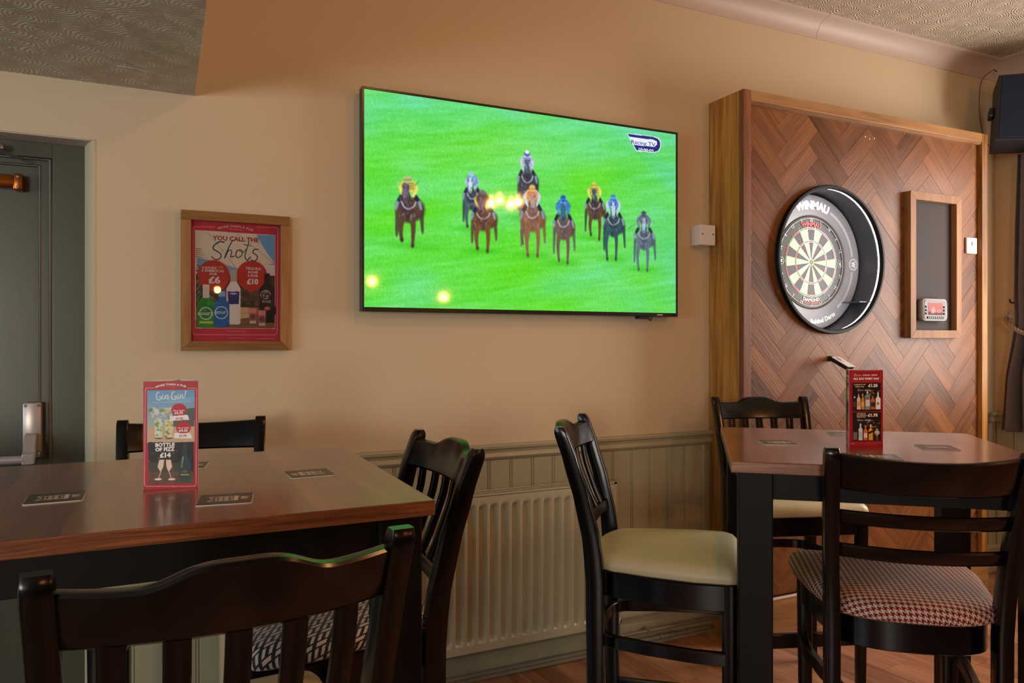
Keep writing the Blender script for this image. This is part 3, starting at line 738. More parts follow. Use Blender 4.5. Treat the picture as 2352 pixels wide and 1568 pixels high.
cv.poly([(800, 232), (1004, 240), (1004, 560), (890, 400)], (96, 150, 196)); cv.poly([(150, 500), (260, 520), (600, 620), (1004, 560), (1004, 700), (150, 720)], (110, 150, 188))
cv.poly([(880, 570), (1004, 580), (1004, 760), (880, 760)], (206, 196, 190))
for l_ in ([(262, 205), (580, 612)], [(585, 220), (1000, 565)]): L_(l_, 5, (150, 130, 110))
cv.poly([(140, 690), (1006, 700), (1008, 1070), (142, 1060)], (70, 52, 40))
rs = random.Random(3)
for k in range(60): cv.ell(rs.uniform(560, 840), rs.uniform(830, 1050), rs.uniform(10, 36), rs.uniform(10, 30), rs.choice([(120, 92, 40), (60, 48, 30), (90, 72, 40), (46, 40, 34)]), .6, al=.6)
for k in range(46): cv.line([(rs.uniform(140, 240), rs.uniform(560, 1050)), (rs.uniform(140, 380), rs.uniform(580, 1060))], 14, 4, rs.choice([(48, 62, 50), (30, 38, 36), (170, 168, 150), (80, 96, 70)]), 1, .8)
for k in range(5): cv.line([(140, 400 + 22*k), (210 + 15*k, 405 + 25*k)], 8, 2, (60, 74, 60))
cv.poly([(142, 1060), (1008, 1065), (1010, 1306), (140, 1302)], (120, 82, 56)); cv.poly([(600, 1065), (730, 1068), (730, 1180), (600, 1200)], (196, 158, 116))
for y in (1130, 1200, 1260): L_([(600, y), (1008, y + 6)], 4, (90, 60, 40))
# the two red roundels
for cx, cy in ((335, 705), (755, 705)):
    cv.ell(cx, cy, 172, 176, (176, 44, 34), .04); cv.curve([(cx - 60, cy - 170), (cx + 60, cy - 172), (cx + 140, cy - 120)], 6, 2, (196, 90, 80))
# bottles
def bottle(x0, x1, ytop, ysh, ybot, c, neck=.36, cap=None, y2=None):
    cx = (x0 + x1) / 2; w_ = (x1 - x0) / 2
    cv.poly([(cx - w_*neck, ytop), (cx + w_*neck, ytop), (cx + w_*neck*1.1, ysh - (ysh - ytop)*.35), (x1, ysh), (x1, ybot - 14), (x1 - 14, ybot), (x0 + 14, ybot), (x0, ybot - 14), (x0, ysh), (cx - w_*neck*1.1, ysh - (ysh - ytop)*.35)], c)
    if cap: cv.poly([(cx - w_*neck*1.1, ytop - 4), (cx + w_*neck*1.1, ytop - 4), (cx + w_*neck*1.1, ytop + (y2 or 40)), (cx - w_*neck*1.1, ytop + (y2 or 40))], cap)
bottle(476, 630, 640, 850, 1262, (222, 200, 196), .42, (170, 150, 140), 130)
cv.poly([(488, 885), (618, 885), (610, 1030), (496, 1030)], (44, 44, 104)); cv.ell(552, 910, 40, 9, (190, 190, 220), .5)
bottle(158, 345, 810, 1010, 1300, (44, 130, 44), .34, (206, 188, 170), 150)
cv.ell(250, 1100, 80, 90, (30, 104, 40), .3, al=.6)
for k in range(14): cv.ell(rs.uniform(175, 330), rs.uniform(990, 1290), rs.uniform(6, 20), rs.uniform(6, 16), rs.choice([(80, 170, 60), (20, 90, 40), (120, 200, 90)]), .7, al=.6)
bottle(342, 510, 885, 1020, 1290, (26, 92, 156), .40, (120, 160, 196), 60)
for k in range(14): cv.ell(rs.uniform(355, 500), rs.uniform(1010, 1280), rs.uniform(6, 20), rs.uniform(6, 16), rs.choice([(60, 130, 200), (14, 60, 120), (90, 170, 220)]), .7, al=.6)
for cx, cy in ((250, 1137), (420, 1128)):
    for a in range(0, 360, 15): cv.ell(cx + 68 * math.cos(R(a)), cy + 68 * math.sin(R(a)), 7, 7, (226, 230, 226), .3)
    cv.ell(cx, cy, 72, 72, (226, 230, 226), .03, al=0)
cv.rect(180, 1228, 330, 1256, (200, 190, 90), .8)
bottle(835, 1004, 675, 850, 1240, (46, 34, 34), .36)
cv.ell(1000, 1100, 22, 60, (40, 30, 32), .1); cv.poly([(915, 1100), (1004, 1100), (1006, 1240), (915, 1240)], (36, 26, 28))
for k in range(26):
    a = rs.uniform(0, 6.28); r_ = rs.uniform(10, 58); cv.curve([(908 + r_*math.cos(a), 920 + r_*math.sin(a)), (908 + r_*math.cos(a+.5)*1.05, 920 + r_*math.sin(a+.5)), (908 + r_*math.cos(a+1), 920 + r_*math.sin(a+1))], 5, 3, (206, 190, 180), .7, .9, 5)
cv.ell(925, 1075, 34, 20, (206, 90, 100), .4)
for x, y in ((765, 1070), (865, 1095)):
    cv.poly([(x - 46, y), (x + 48, y), (x + 38, y + 175), (x - 34, y + 175)], (160, 96, 96)); cv.rect(x - 38, y + 6, x + 40, y + 60, (206, 120, 112)); cv.ell(x, y + 105, 32, 34, (112, 60, 60), .6); cv.rect(x - 32, y + 150, x + 36, y + 180, (196, 186, 184), .8)
# brush lettering
DK = (52, 58, 66)
cv.curve([(445, 325), (400, 318), (340, 360), (330, 400), (390, 440), (415, 470), (400, 510), (350, 520), (312, 490)], 15, 11, DK, .8, n=40)
cv.curve([(540, 300), (500, 380), (455, 500)], 10, 15, DK, .8); cv.curve([(458, 500), (490, 430), (520, 410), (530, 440), (520, 490), (560, 480)], 9, 12, DK, .8)
cv.curve([(625, 410), (590, 420), (575, 470), (600, 498), (640, 470), (645, 420), (615, 408), (650, 440), (690, 400)], 13, 8, DK, .8, n=36)
cv.curve([(718, 322), (695, 400), (675, 480), (700, 526), (735, 490)], 10, 14, DK, .8); cv.line([(665, 348), (748, 364)], 11, 6, DK, .8)
cv.curve([(820, 402), (775, 405), (765, 440), (805, 470), (810, 510), (775, 536), (745, 520)], 13, 12, DK, .8, n=30)
yp = -.006
cv.a = np.clip(cv.a * 1.14 + .03, 0, 1)  # whole print lifted: haze of the glazing put into the ink colours
cv.mesh('printed_sheet', M['print'], po, lambda u, v: (-pw + u * 2 * pw, np.full_like(u, yp), hh - fw + .002 - v * (hh - 2*fw + .004)))
psh = bpy.data.objects['printed_sheet']
T = Txt()
HM = homog([(76, 70), (1068, 125), (1078, 1460), (80, 1465)], [(-pw, hh - fw + .002), (pw, hh - fw + .002), (pw, fw - .002), (-pw, fw - .002)])
def pc(x, y): v = HM @ np.array([x, y, 1.]); return v[0] / v[2], v[1] / v[2]
k5 = 2 * pw / 997; ky = (hh - 2*fw) / 1365
def ta(s_, x, y, hpx, col, wpx=None, **kw):
    X_, Y_ = pc(x, y); T.add(s_, X_, Y_, hpx * ky / .72, col, wid=wpx * k5 if wpx else None, **kw)
ta('MORE THAN A PUB', 572, 152, 24, (240, 214, 206), 388, bold=.02, bend=.155)
ta('YOU CALL THE', 576, 308, 50, (178, 40, 50), 505, bold=.03)
W1 = (244, 236, 226)
ta('4 SOURZ', 286, 628, 27, W1, 160, bold=.025); ta('OR', 408, 622, 27, (240, 170, 50), 62, bold=.03)
ta('3 SAMBUCAS', 325, 662, 27, W1, 240, bold=.025); ta('FOR', 332, 700, 27, W1, 82, bold=.025); ta('£6', 342, 790, 74, W1, 130, bold=.04)
ta('TEQUILA', 770, 634, 29, W1, 178, bold=.025); ta('ROSÉ', 768, 676, 27, W1, 108, bold=.025); ta('5 FOR', 766, 716, 27, W1, 116, bold=.025); ta('£10', 762, 798, 62, W1, 128, bold=.05)
ta('sourz', 248, 1158, 46, (236, 240, 232), 172, bold=.02); ta('sour', 412, 1142, 44, (220, 230, 240), 120, bold=.02); ta('ROSÉ', 918, 1012, 30, (196, 184, 176), 96, bold=.02)
ta('*Selected flavours only', 586, 1346, 15, (226, 170, 170), 210, bold=.02); ta('*Terms & conditions apply', 586, 1424, 10, (226, 170, 170), 180, bold=.02)
ta('www.craftunionpubs.com', 908, 1430, 13, (226, 180, 180), 225, bold=.02)
T.mesh('lettering', M['print'], psh, lambda x, y: (x, yp - .0006, y))
MB().box((-pw, yp - .004, fw - .002), (pw, yp - .0025, hh - fw + .002)).build('glazing', M['glass'], po)

# ------------------------------------------------------------------ tent menu cards
def tent(name, label, A, B, C, z, painter, txt, side=None):
    Ax = Vector((*A, z)); Bx = Vector((*B, z)); Cx = Vector((*C, z)); cen = (Ax + Bx + Cx) / 3
    t = thing(name, label, 'menu', cen); H = .212
    a, b_, c = Ax - cen, Bx - cen, Cx - cen
    for p, q_, nm in ((a, b_, 'front_panel'), (b_, c, 'side_panel'), (c, a, 'side_panel')):
        d = (q_ - p).normalized(); nrm = Vector((d.y, -d.x, 0)) * .0004
        MB().add([p - nrm, q_ - nrm, q_ - nrm + Vector((0, 0, H)), p - nrm + Vector((0, 0, H)), p + nrm, q_ + nrm, q_ + nrm + Vector((0, 0, H)), p + nrm + Vector((0, 0, H))],
                 [(0, 1, 2, 3), (7, 6, 5, 4), (0, 4, 5, 1), (1, 5, 6, 2), (2, 6, 7, 3), (3, 7, 4, 0)]).build(nm, M['card'], t)
    kids = [o_ for o_ in t.children]
    def mapper(p, q_, off):
        d = (q_ - p); n_ = Vector((d.y, -d.x, 0)).normalized() * off
        return (lambda u, v: (p.x + d.x * u + n_.x, p.y + d.y * u + n_.y, H * (1 - v) + p.z + 0 * u)), (lambda x, y: tuple(p + d.normalized() * x + n_ * 1.6 + Vector((0, 0, y))))
    f1, g1 = mapper(a, b_, .0009)
    cvm = painter(); pr = cvm.mesh('printed_face', M['printgloss'], kids[0], f1)
    T = Txt(); txt(T, d_ := (b_ - a).length)
    T.mesh('lettering', M['printgloss'], kids[0], g1)
    if side:
        f2, g2 = mapper(c, a, .0009); cs = side(); cs.mesh('printed_face', M['printgloss'], kids[2], f2)
    return t
ZT = 1.06
def menu1():
    c = Cv(150, 318, [(30, 90), (735, 78), (745, 1508), (40, 1540)], 150 / 708, (176, 30, 48))
    c.vgrad([(85, 215), (685, 205), (685, 890), (100, 890)], (96, 160, 206), (206, 190, 160))
    c.poly([(400, 480), (690, 440), (690, 700), (420, 700)], (84, 90, 84)); c.poly([(95, 700), (690, 690), (690, 890), (95, 890)], (206, 172, 136))
    c.ell(500, 330, 190, 30, (150, 190, 220), .8, al=.5)
    for x, cc in ((235, (206, 220, 190)), (368, (222, 214, 180))):
        c.poly([(x - 58, 600), (x + 52, 600), (x + 42, 845), (x - 44, 845)], cc)
        for k in range(16): c.ell(x + rs.uniform(-40, 40), rs.uniform(560, 830), rs.uniform(8, 22), rs.uniform(8, 22), rs.choice([(236, 236, 226), (120, 150, 70), (90, 120, 60), (230, 200, 90) if x > 300 else (160, 180, 90)]), .6, al=.75)
        c.ell(x, 850, 50, 10, (90, 76, 60), .4)
    for k in range(30): c.ell(rs.uniform(130, 400), rs.uniform(430, 620), rs.uniform(10, 30), rs.uniform(10, 26), rs.choice([(236, 232, 226), (214, 220, 222), (240, 226, 220)]), .8, al=.6)
    for x, y, cc in ((130, 475, (110, 140, 40)), (265, 480, (130, 160, 50)), (340, 490, (236, 190, 60)), (210, 660, (140, 160, 60)), (380, 650, (230, 196, 60))): c.ell(x, y, 34, 22, cc, .3, rot=-40)
    for x, y, r_ in ((490, 470, 98), (550, 705, 96)):
        c.ell(x, y, r_, r_ * .92, (190, 26, 44), .06)
    c.poly([(375, 555), (600, 535), (625, 600), (380, 618)], (244, 240, 238)); c.poly([(430, 780), (640, 780), (662, 852), (430, 845)], (244, 240, 238))
    c.poly([(98, 900), (682, 900), (688, 1448), (118, 1468)], (26, 26, 32))
    for k in range(12): c.ell(rs.uniform(100, 470), rs.uniform(1010, 1180), rs.uniform(8, 18), rs.uniform(8, 18), rs.choice([(206, 130, 60), (150, 90, 40), (200, 60, 60), (120, 110, 60)]), .8, al=.6)
    c.poly([(112, 1300), (682, 1290), (688, 1448), (118, 1468)], (92, 62, 44)); c.poly([(105, 1170), (500, 1180), (500, 1300), (108, 1300)], (60, 60, 40))
    for x0, x1 in ((112, 1), (210, 1), (330, 1), (450, 1)): c.line([(x0 + 60, 1300), (x0, 1460)], 5, 5, (40, 28, 22))
    for s_, x in ((-1, 275), (1, 360)):
        c.poly([(x - 32, 1135), (x + 32, 1135), (x + s_*14 + 34, 1230), (x + s_*10 + 4, 1285), (x + s_*10 - 14, 1285), (x + s_*14 - 38, 1230)], (236, 206, 180))
        c.line([(x + s_*8, 1285), (x + s_*38, 1385)], 9, 7, (236, 226, 216)); c.ell(x + s_*44, 1395, 48, 15, (236, 226, 216), .3)
    c.poly([(545, 920), (590, 920), (600, 1080), (645, 1180), (645, 1440), (495, 1440), (495, 1180), (535, 1080)], (30, 62, 66)); c.line([(548, 1100), (528, 1240)], 16, 10, (150, 170, 110)); c.poly([(505, 1255), (638, 1255), (638, 1380), (505, 1380)], (24, 44, 50)); c.line([(525, 1335), (620, 1335)], 22, 22, (150, 150, 90))
    c.ell(570, 1290, 42, 22, (90, 96, 70), .5)
    c.rbox(58, 178, 715, 1490, 30, 9, (232, 150, 150)); c.rect(180, 100, 590, 196, (176, 30, 48)); c.line([(330, 165), (450, 165)], 4, 4, (220, 130, 130))
    c.curve([(232, 235), (205, 255), (205, 320), (238, 338), (262, 300), (235, 296)], 13, 11, (236, 232, 228), .8); c.curve([(285, 268), (274, 325), (300, 320)], 10, 8, (236, 232, 228)); c.curve([(318, 272), (308, 325), (335, 275), (350, 280), (340, 325), (372, 300)], 9, 8, (236, 232, 228), n=20)
    c.curve([(430, 228), (400, 250), (400, 318), (435, 330), (455, 292), (428, 290)], 13, 11, (236, 232, 228), .8); c.curve([(480, 262), (470, 318), (492, 312)], 10, 8, (236, 232, 228)); c.curve([(508, 266), (500, 316), (525, 268), (540, 272), (532, 312), (552, 300)], 9, 8, (236, 232, 228), n=20); c.line([(578, 218), (562, 288)], 14, 8, (236, 232, 228)); c.ell(557, 308, 8, 8, (236, 232, 228), .3)
    c.line([(150, 375), (640, 358)], 11, 11, (214, 222, 230), .8, .45)
    c.line([(405, 160), (412, 1500)], 30, 30, (230, 160, 170), 8, .12)  # painted highlight: soft pale streak down the middle of the card
    return c
def mk_ta(T, W, x0, y0, x1, y1):
    def f(s_, x, y, h, col, wpx, **k):
        kx = W / (x1 - x0); ky_ = .212 / (y1 - y0)
        T.add(s_, (x - x0) * kx, (y1 - y) * ky_, h * ky_ / .72, col, wid=wpx * kx, **k)
    return f
def txt1(T, W):
    a = mk_ta(T, W, 35, 85, 740, 1522); WW = (246, 238, 230)
    a('MORE THAN A PUB', 388, 140, 26, WW, 390, bold=.03, bend=.075)
    a('BOTTLE', 312, 955, 48, WW, 248, bold=.05); a('OF FIZZ', 312, 1015, 48, WW, 250, bold=.05); a('£14', 316, 1098, 60, WW, 140, bold=.06)
    a('GIN & TONIC', 490, 488, 16, WW, 150, bold=.03); a('£3.75', 490, 526, 30, WW, 110, bold=.05); a('£1.25', 495, 600, 28, (190, 60, 70), 95, bold=.03)
    a('GIN & TONIC', 550, 722, 16, WW, 150, bold=.03); a('£4.25', 548, 762, 30, WW, 118, bold=.05); a('£1.75', 540, 832, 28, (190, 60, 70), 95, bold=.03)
tent('menu_card', 'red three-sided drinks menu headed MORE THAN A PUB on the left table', (-.036, 1.616), (.062, 1.598), (.029, 1.691), ZT, menu1, txt1)
def menu2():
    c = Cv(120, 276, [(160, 78), (728, 85), (722, 1475), (152, 1482)], 120 / 568, (158, 18, 40))
    c.rbox(210, 104, 690, 284, 26, 5, (206, 90, 84))
    for y0, y1 in ((312, 818), (836, 1352)):
        c.rect(215, y0, 690, y1, (22, 17, 16)); c.rect(215, y1 - 50, 690, y1, (44, 22, 18))
        for k in range(16): c.ell(rs.uniform(400, 680), rs.uniform(y0 + 140, y0 + 260), rs.uniform(8, 20), rs.uniform(8, 18), rs.choice([(206, 150, 60), (150, 90, 40), (230, 200, 120), (60, 80, 60)]), .7, al=.6)
    def bt(x, w_, yt, yb, body, capc, lab=None, sh=.3):
        ys = yt + (yb - yt) * sh
        c.poly([(x - w_*.3, yt), (x + w_*.3, yt), (x + w_*.34, ys - 20), (x + w_, ys + 10), (x + w_, yb), (x - w_, yb), (x - w_, ys + 10), (x - w_*.34, ys - 20)], body)
        c.rect(x - w_*.36, yt - 4, x + w_*.36, yt + 26, capc)
        if lab: c.rect(x - w_*.9, ys + (yb - ys)*.3, x + w_*.9, ys + (yb - ys)*.75, lab)
    bt(250, 27, 500, 785, (48, 26, 20), (40, 20, 20), (90, 56, 36)); c.ell(250, 565, 12, 16, (220, 210, 200), .3)
    bt(320, 30, 495, 785, (216, 200, 180), (160, 20, 50), (214, 150, 120)); bt(388, 28, 510, 785, (206, 130, 30), (220, 180, 90), (220, 170, 90)); bt(467, 40, 470, 790, (110, 150, 142), (226, 230, 230), (210, 206, 206), .2)
    c.ell(465, 590, 18, 22, (180, 50, 60), .3); bt(555, 36, 520, 785, (200, 96, 30), (24, 20, 24), (40, 44, 60)); bt(643, 40, 490, 785, (232, 230, 226), (226, 200, 150)); c.ell(640, 682, 20, 24, (150, 110, 60), .4)
    bt(258, 32, 1060, 1330, (120, 104, 90), (30, 26, 24)); c.rect(226, 1060, 290, 1190, (22, 17, 16)); bt(348, 34, 1040, 1338, (214, 206, 204), (230, 226, 220), (190, 186, 206)); bt(432, 32, 1075, 1338, (206, 110, 50), (230, 150, 80), (236, 200, 176)); bt(518, 36, 1060, 1336, (226, 160, 30), (236, 230, 220), (226, 160, 30)); c.line([(480, 1210), (555, 1175)], 34, 34, (28, 24, 26))
    c.ell(622, 1200, 44, 40, (200, 190, 170), .5); c.ell(610, 1225, 20, 18, (206, 110, 80), .5); c.line([(622, 1240), (625, 1330)], 16, 10, (200, 196, 190)); c.ell(622, 1295, 22, 26, (120, 40, 40), .5); c.ell(622, 1140, 20, 12, (190, 190, 90), .5)
    CC = (236, 206, 180)
    for y, x0 in ((1385, 255), (1400, 255), (1415, 255)): c.line([(x0, y), (690 - (y - 1385)*2, y - 8)], 4, 4, (214, 120, 110), .8, .6)
    c.line([(180, 1395), (245, 1400)], 14, 14, (236, 200, 190), .8, .6)
    for x, y, s_ in ((245, 190, 1), (305, 455, .8), (300, 990, .8)):
        c.curve([(x + 26*s_, y - 48*s_), (x, y - 20*s_), (x + 6*s_, y), (x + 30*s_, y - 12*s_)], 7*s_, 5*s_, CC); 
        for k in range(5): c.curve([(x + (32 + 20*k)*s_, y - 28*s_), (x + (30 + 20*k)*s_, y - 6*s_), (x + (46 + 20*k)*s_, y - 8*s_)], 5*s_, 4*s_, CC, n=7)
    for x0, x1, y in ((400, 520, 190), (540, 640, 190)):
        n_ = int((x1 - x0) / 20)
        for k in range(n_): c.curve([(x0 + 20*k, y - 28), (x0 - 4 + 20*k, y - 6), (x0 + 14 + 20*k, y - 8 - 16*(k % 2))], 7, 5, (244, 226, 206), n=7)
    for y in (455, 990):
        for k in range(5): c.curve([(430 + 20*k, y - 24), (426 + 20*k, y - 4), (442 + 20*k, y - 6 - 12*(k % 2))], 6, 5, (244, 226, 206), n=7)
        c.line([(530, y - 5), (568, y - 5)], 4, 4, (244, 226, 206))
    return c
def txt2(T, W):
    a = mk_ta(T, W, 158, 80, 726, 1478); WW = (246, 232, 216)
    a('ALL DAY EVERY DAY', 446, 250, 36, WW, 440, bold=.05)
    a('DOUBLE UP ON', 335, 348, 18, (236, 200, 160), 190, bold=.04); a('SPIRITS FOR', 332, 385, 18, (236, 200, 160), 150, bold=.04); a('£1.25', 556, 380, 50, WW, 158, bold=.05)
    a('DOUBLE UP', 362, 866, 18, (236, 200, 160), 145, bold=.04); a('ON PREMIUM', 365, 897, 18, (236, 200, 160), 170, bold=.04); a('SPIRITS FOR', 362, 928, 18, (236, 200, 160), 155, bold=.04); a('£1.75', 552, 912, 50, WW, 168, bold=.05)
def side2():
    c = Cv(40, 120, None, 1.0, (120, 20, 34))
    c.rect(5, 4, 36, 76, (26, 30, 22)); c.rect(12, 9, 38, 12, (200, 205, 196)); c.rect(18, 14, 30, 20, (200, 205, 196)); c.ell(26, 38, 12, 12, (180, 190, 60), .4); c.ell(28, 72, 8, 6, (60, 170, 60), .4); c.rect(26, 80, 32, 90, (226, 180, 180))
    for k in range(7): c.rect(8, 96 + k*3.2, 34, 97.6 + k*3.2, (220, 150, 150))
    return c
tent('menu_card', 'red three-sided menu headed ALL DAY EVERY DAY on the table by the dartboard', (1.686, 1.431), (1.777, 1.398), (1.756, 1.499), ZT, menu2, txt2, side2)

# ------------------------------------------------------------------ tables
def table(name, label, corners, zt, grain='Y'):
    """corners: far-left, far-right, near-right, near-left (world)"""
    P = [Vector((*c, 0)) for c in corners]; cen = sum(P, Vector()) / 4
    ex = (P[1] - P[0]); rz = math.atan2(ex.y, ex.x)
    t = thing(name, label, 'table', (cen.x, cen.y, 0), rz)
    Mi = Matrix.Rotation(-rz, 4, 'Z'); L = [(Mi @ (p - cen)) for p in P]
    x0 = min(p.x for p in L); x1 = max(p.x for p in L); y0 = min(p.y for p in L); y1 = max(p.y for p in L)
    MB().box((x0, y0, zt - .028), (x1, y1, zt)).build('tabletop', M['top'], t, bevel=.0022)
    lw = .080; ins = .019
    for sx in (x0 + ins + lw/2, x1 - ins - lw/2):
        for sy in (y0 + ins + lw/2, y1 - ins - lw/2):
            MB().box((sx - lw/2, sy - lw/2, 0), (sx + lw/2, sy + lw/2, zt - .0285)).build('leg', M['blackmatt'], t, bevel=.003)
    a0, a1, b0, b1 = x0 + ins + lw, x1 - ins - lw, y0 + ins + lw, y1 - ins - lw
    for yy in (y0 + ins + .012, y1 - ins - .034): MB().box((a0, yy, .966), (a1, yy + .022, zt - .0285)).build('apron', M['blackmatt'], t)
    for xx in (x0 + ins + .012, x1 - ins - .034): MB().box((xx, b0, .966), (xx + .022, b1, zt - .0285)).build('apron', M['blackmatt'], t)
    return t
table('bar_table', 'long tall table with glossy walnut top at the left, near the door', [(-.95, 2.052), (.418, 2.052), (.450, 1.285), (-.95, 1.285)], ZT)
EA = Vector((1.712, 1.974)); u1 = Vector((.7765, -.630)); u2 = Vector((-.630, -.7765))
EC = EA + u1 * .748; EB = EA + u2 * .742; ED = EC + u2 * .742
table('bar_table', 'square tall table with glossy walnut top in front of the dartboard panel', [tuple(EA), tuple(EC), tuple(ED), tuple(EB)], ZT)

# ------------------------------------------------------------------ coasters
def coaster_print():
    c = Cv(64, 64, None, 1.0, (62, 55, 50))
    K = (206, 186, 170)
    c.line([(12, 18), (46, 18), (46, 44), (12, 44), (17, 31), (12, 18)], 1.8, 1.8, K)
    c.line([(43.5, 18), (43.5, 44)], 4, 4, K)
    for x, w_ in ((21, 2), (26, 5), (33, 6), (39, 2)): c.line([(x, 23), (x + .5, 40)], w_, w_, K, .6, .85)
    for x in (24, 29.5, 36): c.ell(x, 31, 1.2, 4, (62, 55, 50), .3)
    for x, y, r_ in ((52, 24, 2.6), (53, 30, 3.2), (52, 36, 2.4), (57, 33, 2.2), (57, 26, 2.2), (56, 40, 1.6)): c.ell(x, y, r_, r_ * .9, K, .5)
    return c
def coaster_print2():
    c = Cv(64, 64, None, 1.0, (60, 52, 50)); K = (214, 196, 186)
    for k in range(8): c.curve([(14 + 4.6*k, 36), (13.5 + 4.6*k, 30), (16 + 4.6*k, 26 + 5*(k % 2)), (17.5 + 4.6*k, 34)], 1.6, 1.3, K, n=8)
    c.line([(16, 37.5), (50, 37.5)], 1.2, 1.2, K); c.line([(30, 20), (54, 20)], 1.6, 1.6, K, .6, .6)
    return c
def coaster(px, z=ZT, pr=None, label='', flip=0):
    P = [ptz(x, y, z + .0015) for x, y in px]      # measured near-left, near-right, far-right, far-left
    cen = sum(P, Vector()) / len(P) if len(P) > 1 else P[0]
    d = (P[1] - P[0]); rz = math.atan2(d.y, d.x) + R(flip)
    t = thing('beer_mat', label, 'coaster', (cen.x, cen.y, z), rz, None)
    MB().prism(rrect(.094, .094, .008, 3), .0002, .0016).build('card', M['coaster'], t)
    c = pr()
    o_ = c.mesh('printed_face', M['print'], t, lambda u, v: (-.0462 + u * .0924, .0462 - v * .0924, np.full_like(u, .0019)))
    return t
coaster([(42.5, 1160), (188, 1148), (202, 1127), (70, 1136)], pr=coaster_print, label='black and cream beer mat at the far left of the left table')
coaster([(448, 1162), (579, 1154), (580, 1131), (463, 1136)], pr=coaster_print, label='black and cream beer mat just right of the left-hand menu card')
coaster([(673, 1098), (771, 1090), (747, 1075), (650, 1083)], pr=coaster_print, flip=180, label='black and cream beer mat nearest the right edge of the left table')
coaster([(387, 1077), (470, 1073.5), (461, 1060.5), (383, 1065)], pr=coaster_print, label='black and cream beer mat mostly hidden behind the left menu card')
coaster([(1751, 1021), (1832, 1022), (1817, 1012), (1745, 1008)], pr=coaster_print, label='black and cream beer mat nearest the left corner of the square table')
coaster([(1904, 1000.5), (1985, 1003), (1975, 992), (1897, 991)], pr=coaster_print2, flip=180, label='dark beer mat with script lettering, part hidden behind the right menu card')
coaster([(1985, 1053), (2077, 1056.5), (2055, 1043), (1965, 1040)], pr=coaster_print, flip=180, label='black and cream beer mat in front of the right menu card')
coaster([(2129, 1031.5), (2209, 1034), (2176, 1022), (2094, 1020)], pr=coaster_print2, flip=180, label='dark beer mat with script lettering alone on the right of the square table')

# ------------------------------------------------------------------ tall chairs
def ppath(z):      # back post: y offset at height z
    pts = [(0, -.178), (.35, -.190), (.70, -.192), (.80, -.203), (.90, -.225), (1.0, -.254), (1.11, -.290)]
    for (a, ya), (b_, yb) in zip(pts, pts[1:]):
        if z <= b_:
            t = (z - a) / (b_ - a); t2 = t*t*(3 - 2*t) * .3 + t * .7; return ya + (yb - ya) * t2
    return pts[-1][1]
def pxs(z): return .181 + (.018 * max(0, (z - .70) / .41) ** 1.0)
def seat_outline(off=0, n=14, front=.205, hwf=.212, hwr=.176, rear=-.215):
    """plan of the seat from front-left corner round the back to front-right"""
    pts = []
    r_ = .035
    fl = [(-hwf + off, front - off)]
    out = []
    for k in range(4):
        a = R(90 + 30 * k); out.append((-hwf + off + r_ + r_ * math.cos(a), front - off - r_ + r_ * math.sin(a)))
    out += [(-hwf + off - .002, .08), (-(hwf + hwr) / 2 + off, -.05)]
    for k in range(n + 1):
        a = R(180 + 180 * k / n); x = (hwr - off) * math.copysign(abs(math.cos(a)) ** .8, math.cos(a)); y = -.12 + (-rear - .12 - off) * math.copysign(abs(math.sin(a)) ** .9, math.sin(a)); out.append((x, y))
    out += [((hwf + hwr) / 2 - off, -.05), (hwf - off + .002, .08)]
    for k in range(4):
        a = R(0 + 30 * k); out.append((hwf - off - r_ + r_ * math.cos(a), front - off - r_ + r_ * math.sin(a)))
    return out
def cushion(name, mat, parent, k=1.0):
    ol = [(x * k, y * k) for x, y in seat_outline(0)]; cx, cy = 0, -.01; secs = []
    prof = ((.08, .761), (.36, .760), (.62, .757), (.82, .751), (.90, .747), (.955, .741), (.99, .732), (1.008, .722), (1.010, .714), (1.0, .706), (.955, .700))
    for sc, z in prof: secs.append([(cx + (x - cx) * sc, cy + (y - cy) * sc, z) for x, y in ol])
    o = MB().loft(secs).build(name, mat, parent, smooth=True)
    # cloth coordinates follow the surface outwards from the middle so the weave runs over the edge
    n = len(ol); uv = np.zeros((len(secs) * n, 3), np.float32)
    for j in range(n):
        d = 0; prev = Vector((cx, cy, .761))
        dirv = Vector((ol[j][0] - cx, ol[j][1] - cy)).normalized()
        for i in range(len(secs)):
            p = Vector(secs[i][j]); d += (p - prev).length; prev = p; uv[i * n + j, :2] = (dirv.x * d, dirv.y * d)
    at = o.data.attributes.new('cloth', 'FLOAT_VECTOR', 'POINT'); at.data.foreach_set('vector', uv.ravel())
    return o
def hoop(z0, z1, off, th, y_front):
    """bent-wood U: runs back from the front legs round inside the back posts"""
    o1 = [p for p in seat_outline(off)[4:-4]]; 
    o1 = [(-.197 + .004, y_front)] + o1 + [(.197 - .004, y_front)]
    secs = []
    for i, (x, y) in enumerate(o1):
        a = Vector(o1[max(0, i - 1)]); b_ = Vector(o1[min(len(o1) - 1, i + 1)]); d = (b_ - a).normalized(); nx, ny = -d.y, d.x
        e = .003
        sec = [(-th/2 + e, z0), (th/2 - e, z0), (th/2, z0 + e), (th/2, z1 - e), (th/2 - e, z1), (-th/2 + e, z1), (-th/2, z1 - e), (-th/2, z0 + e)]
        secs.append([(x + nx * q_, y + ny * q_, z) for q_, z in sec])
    return MB().loft(secs)
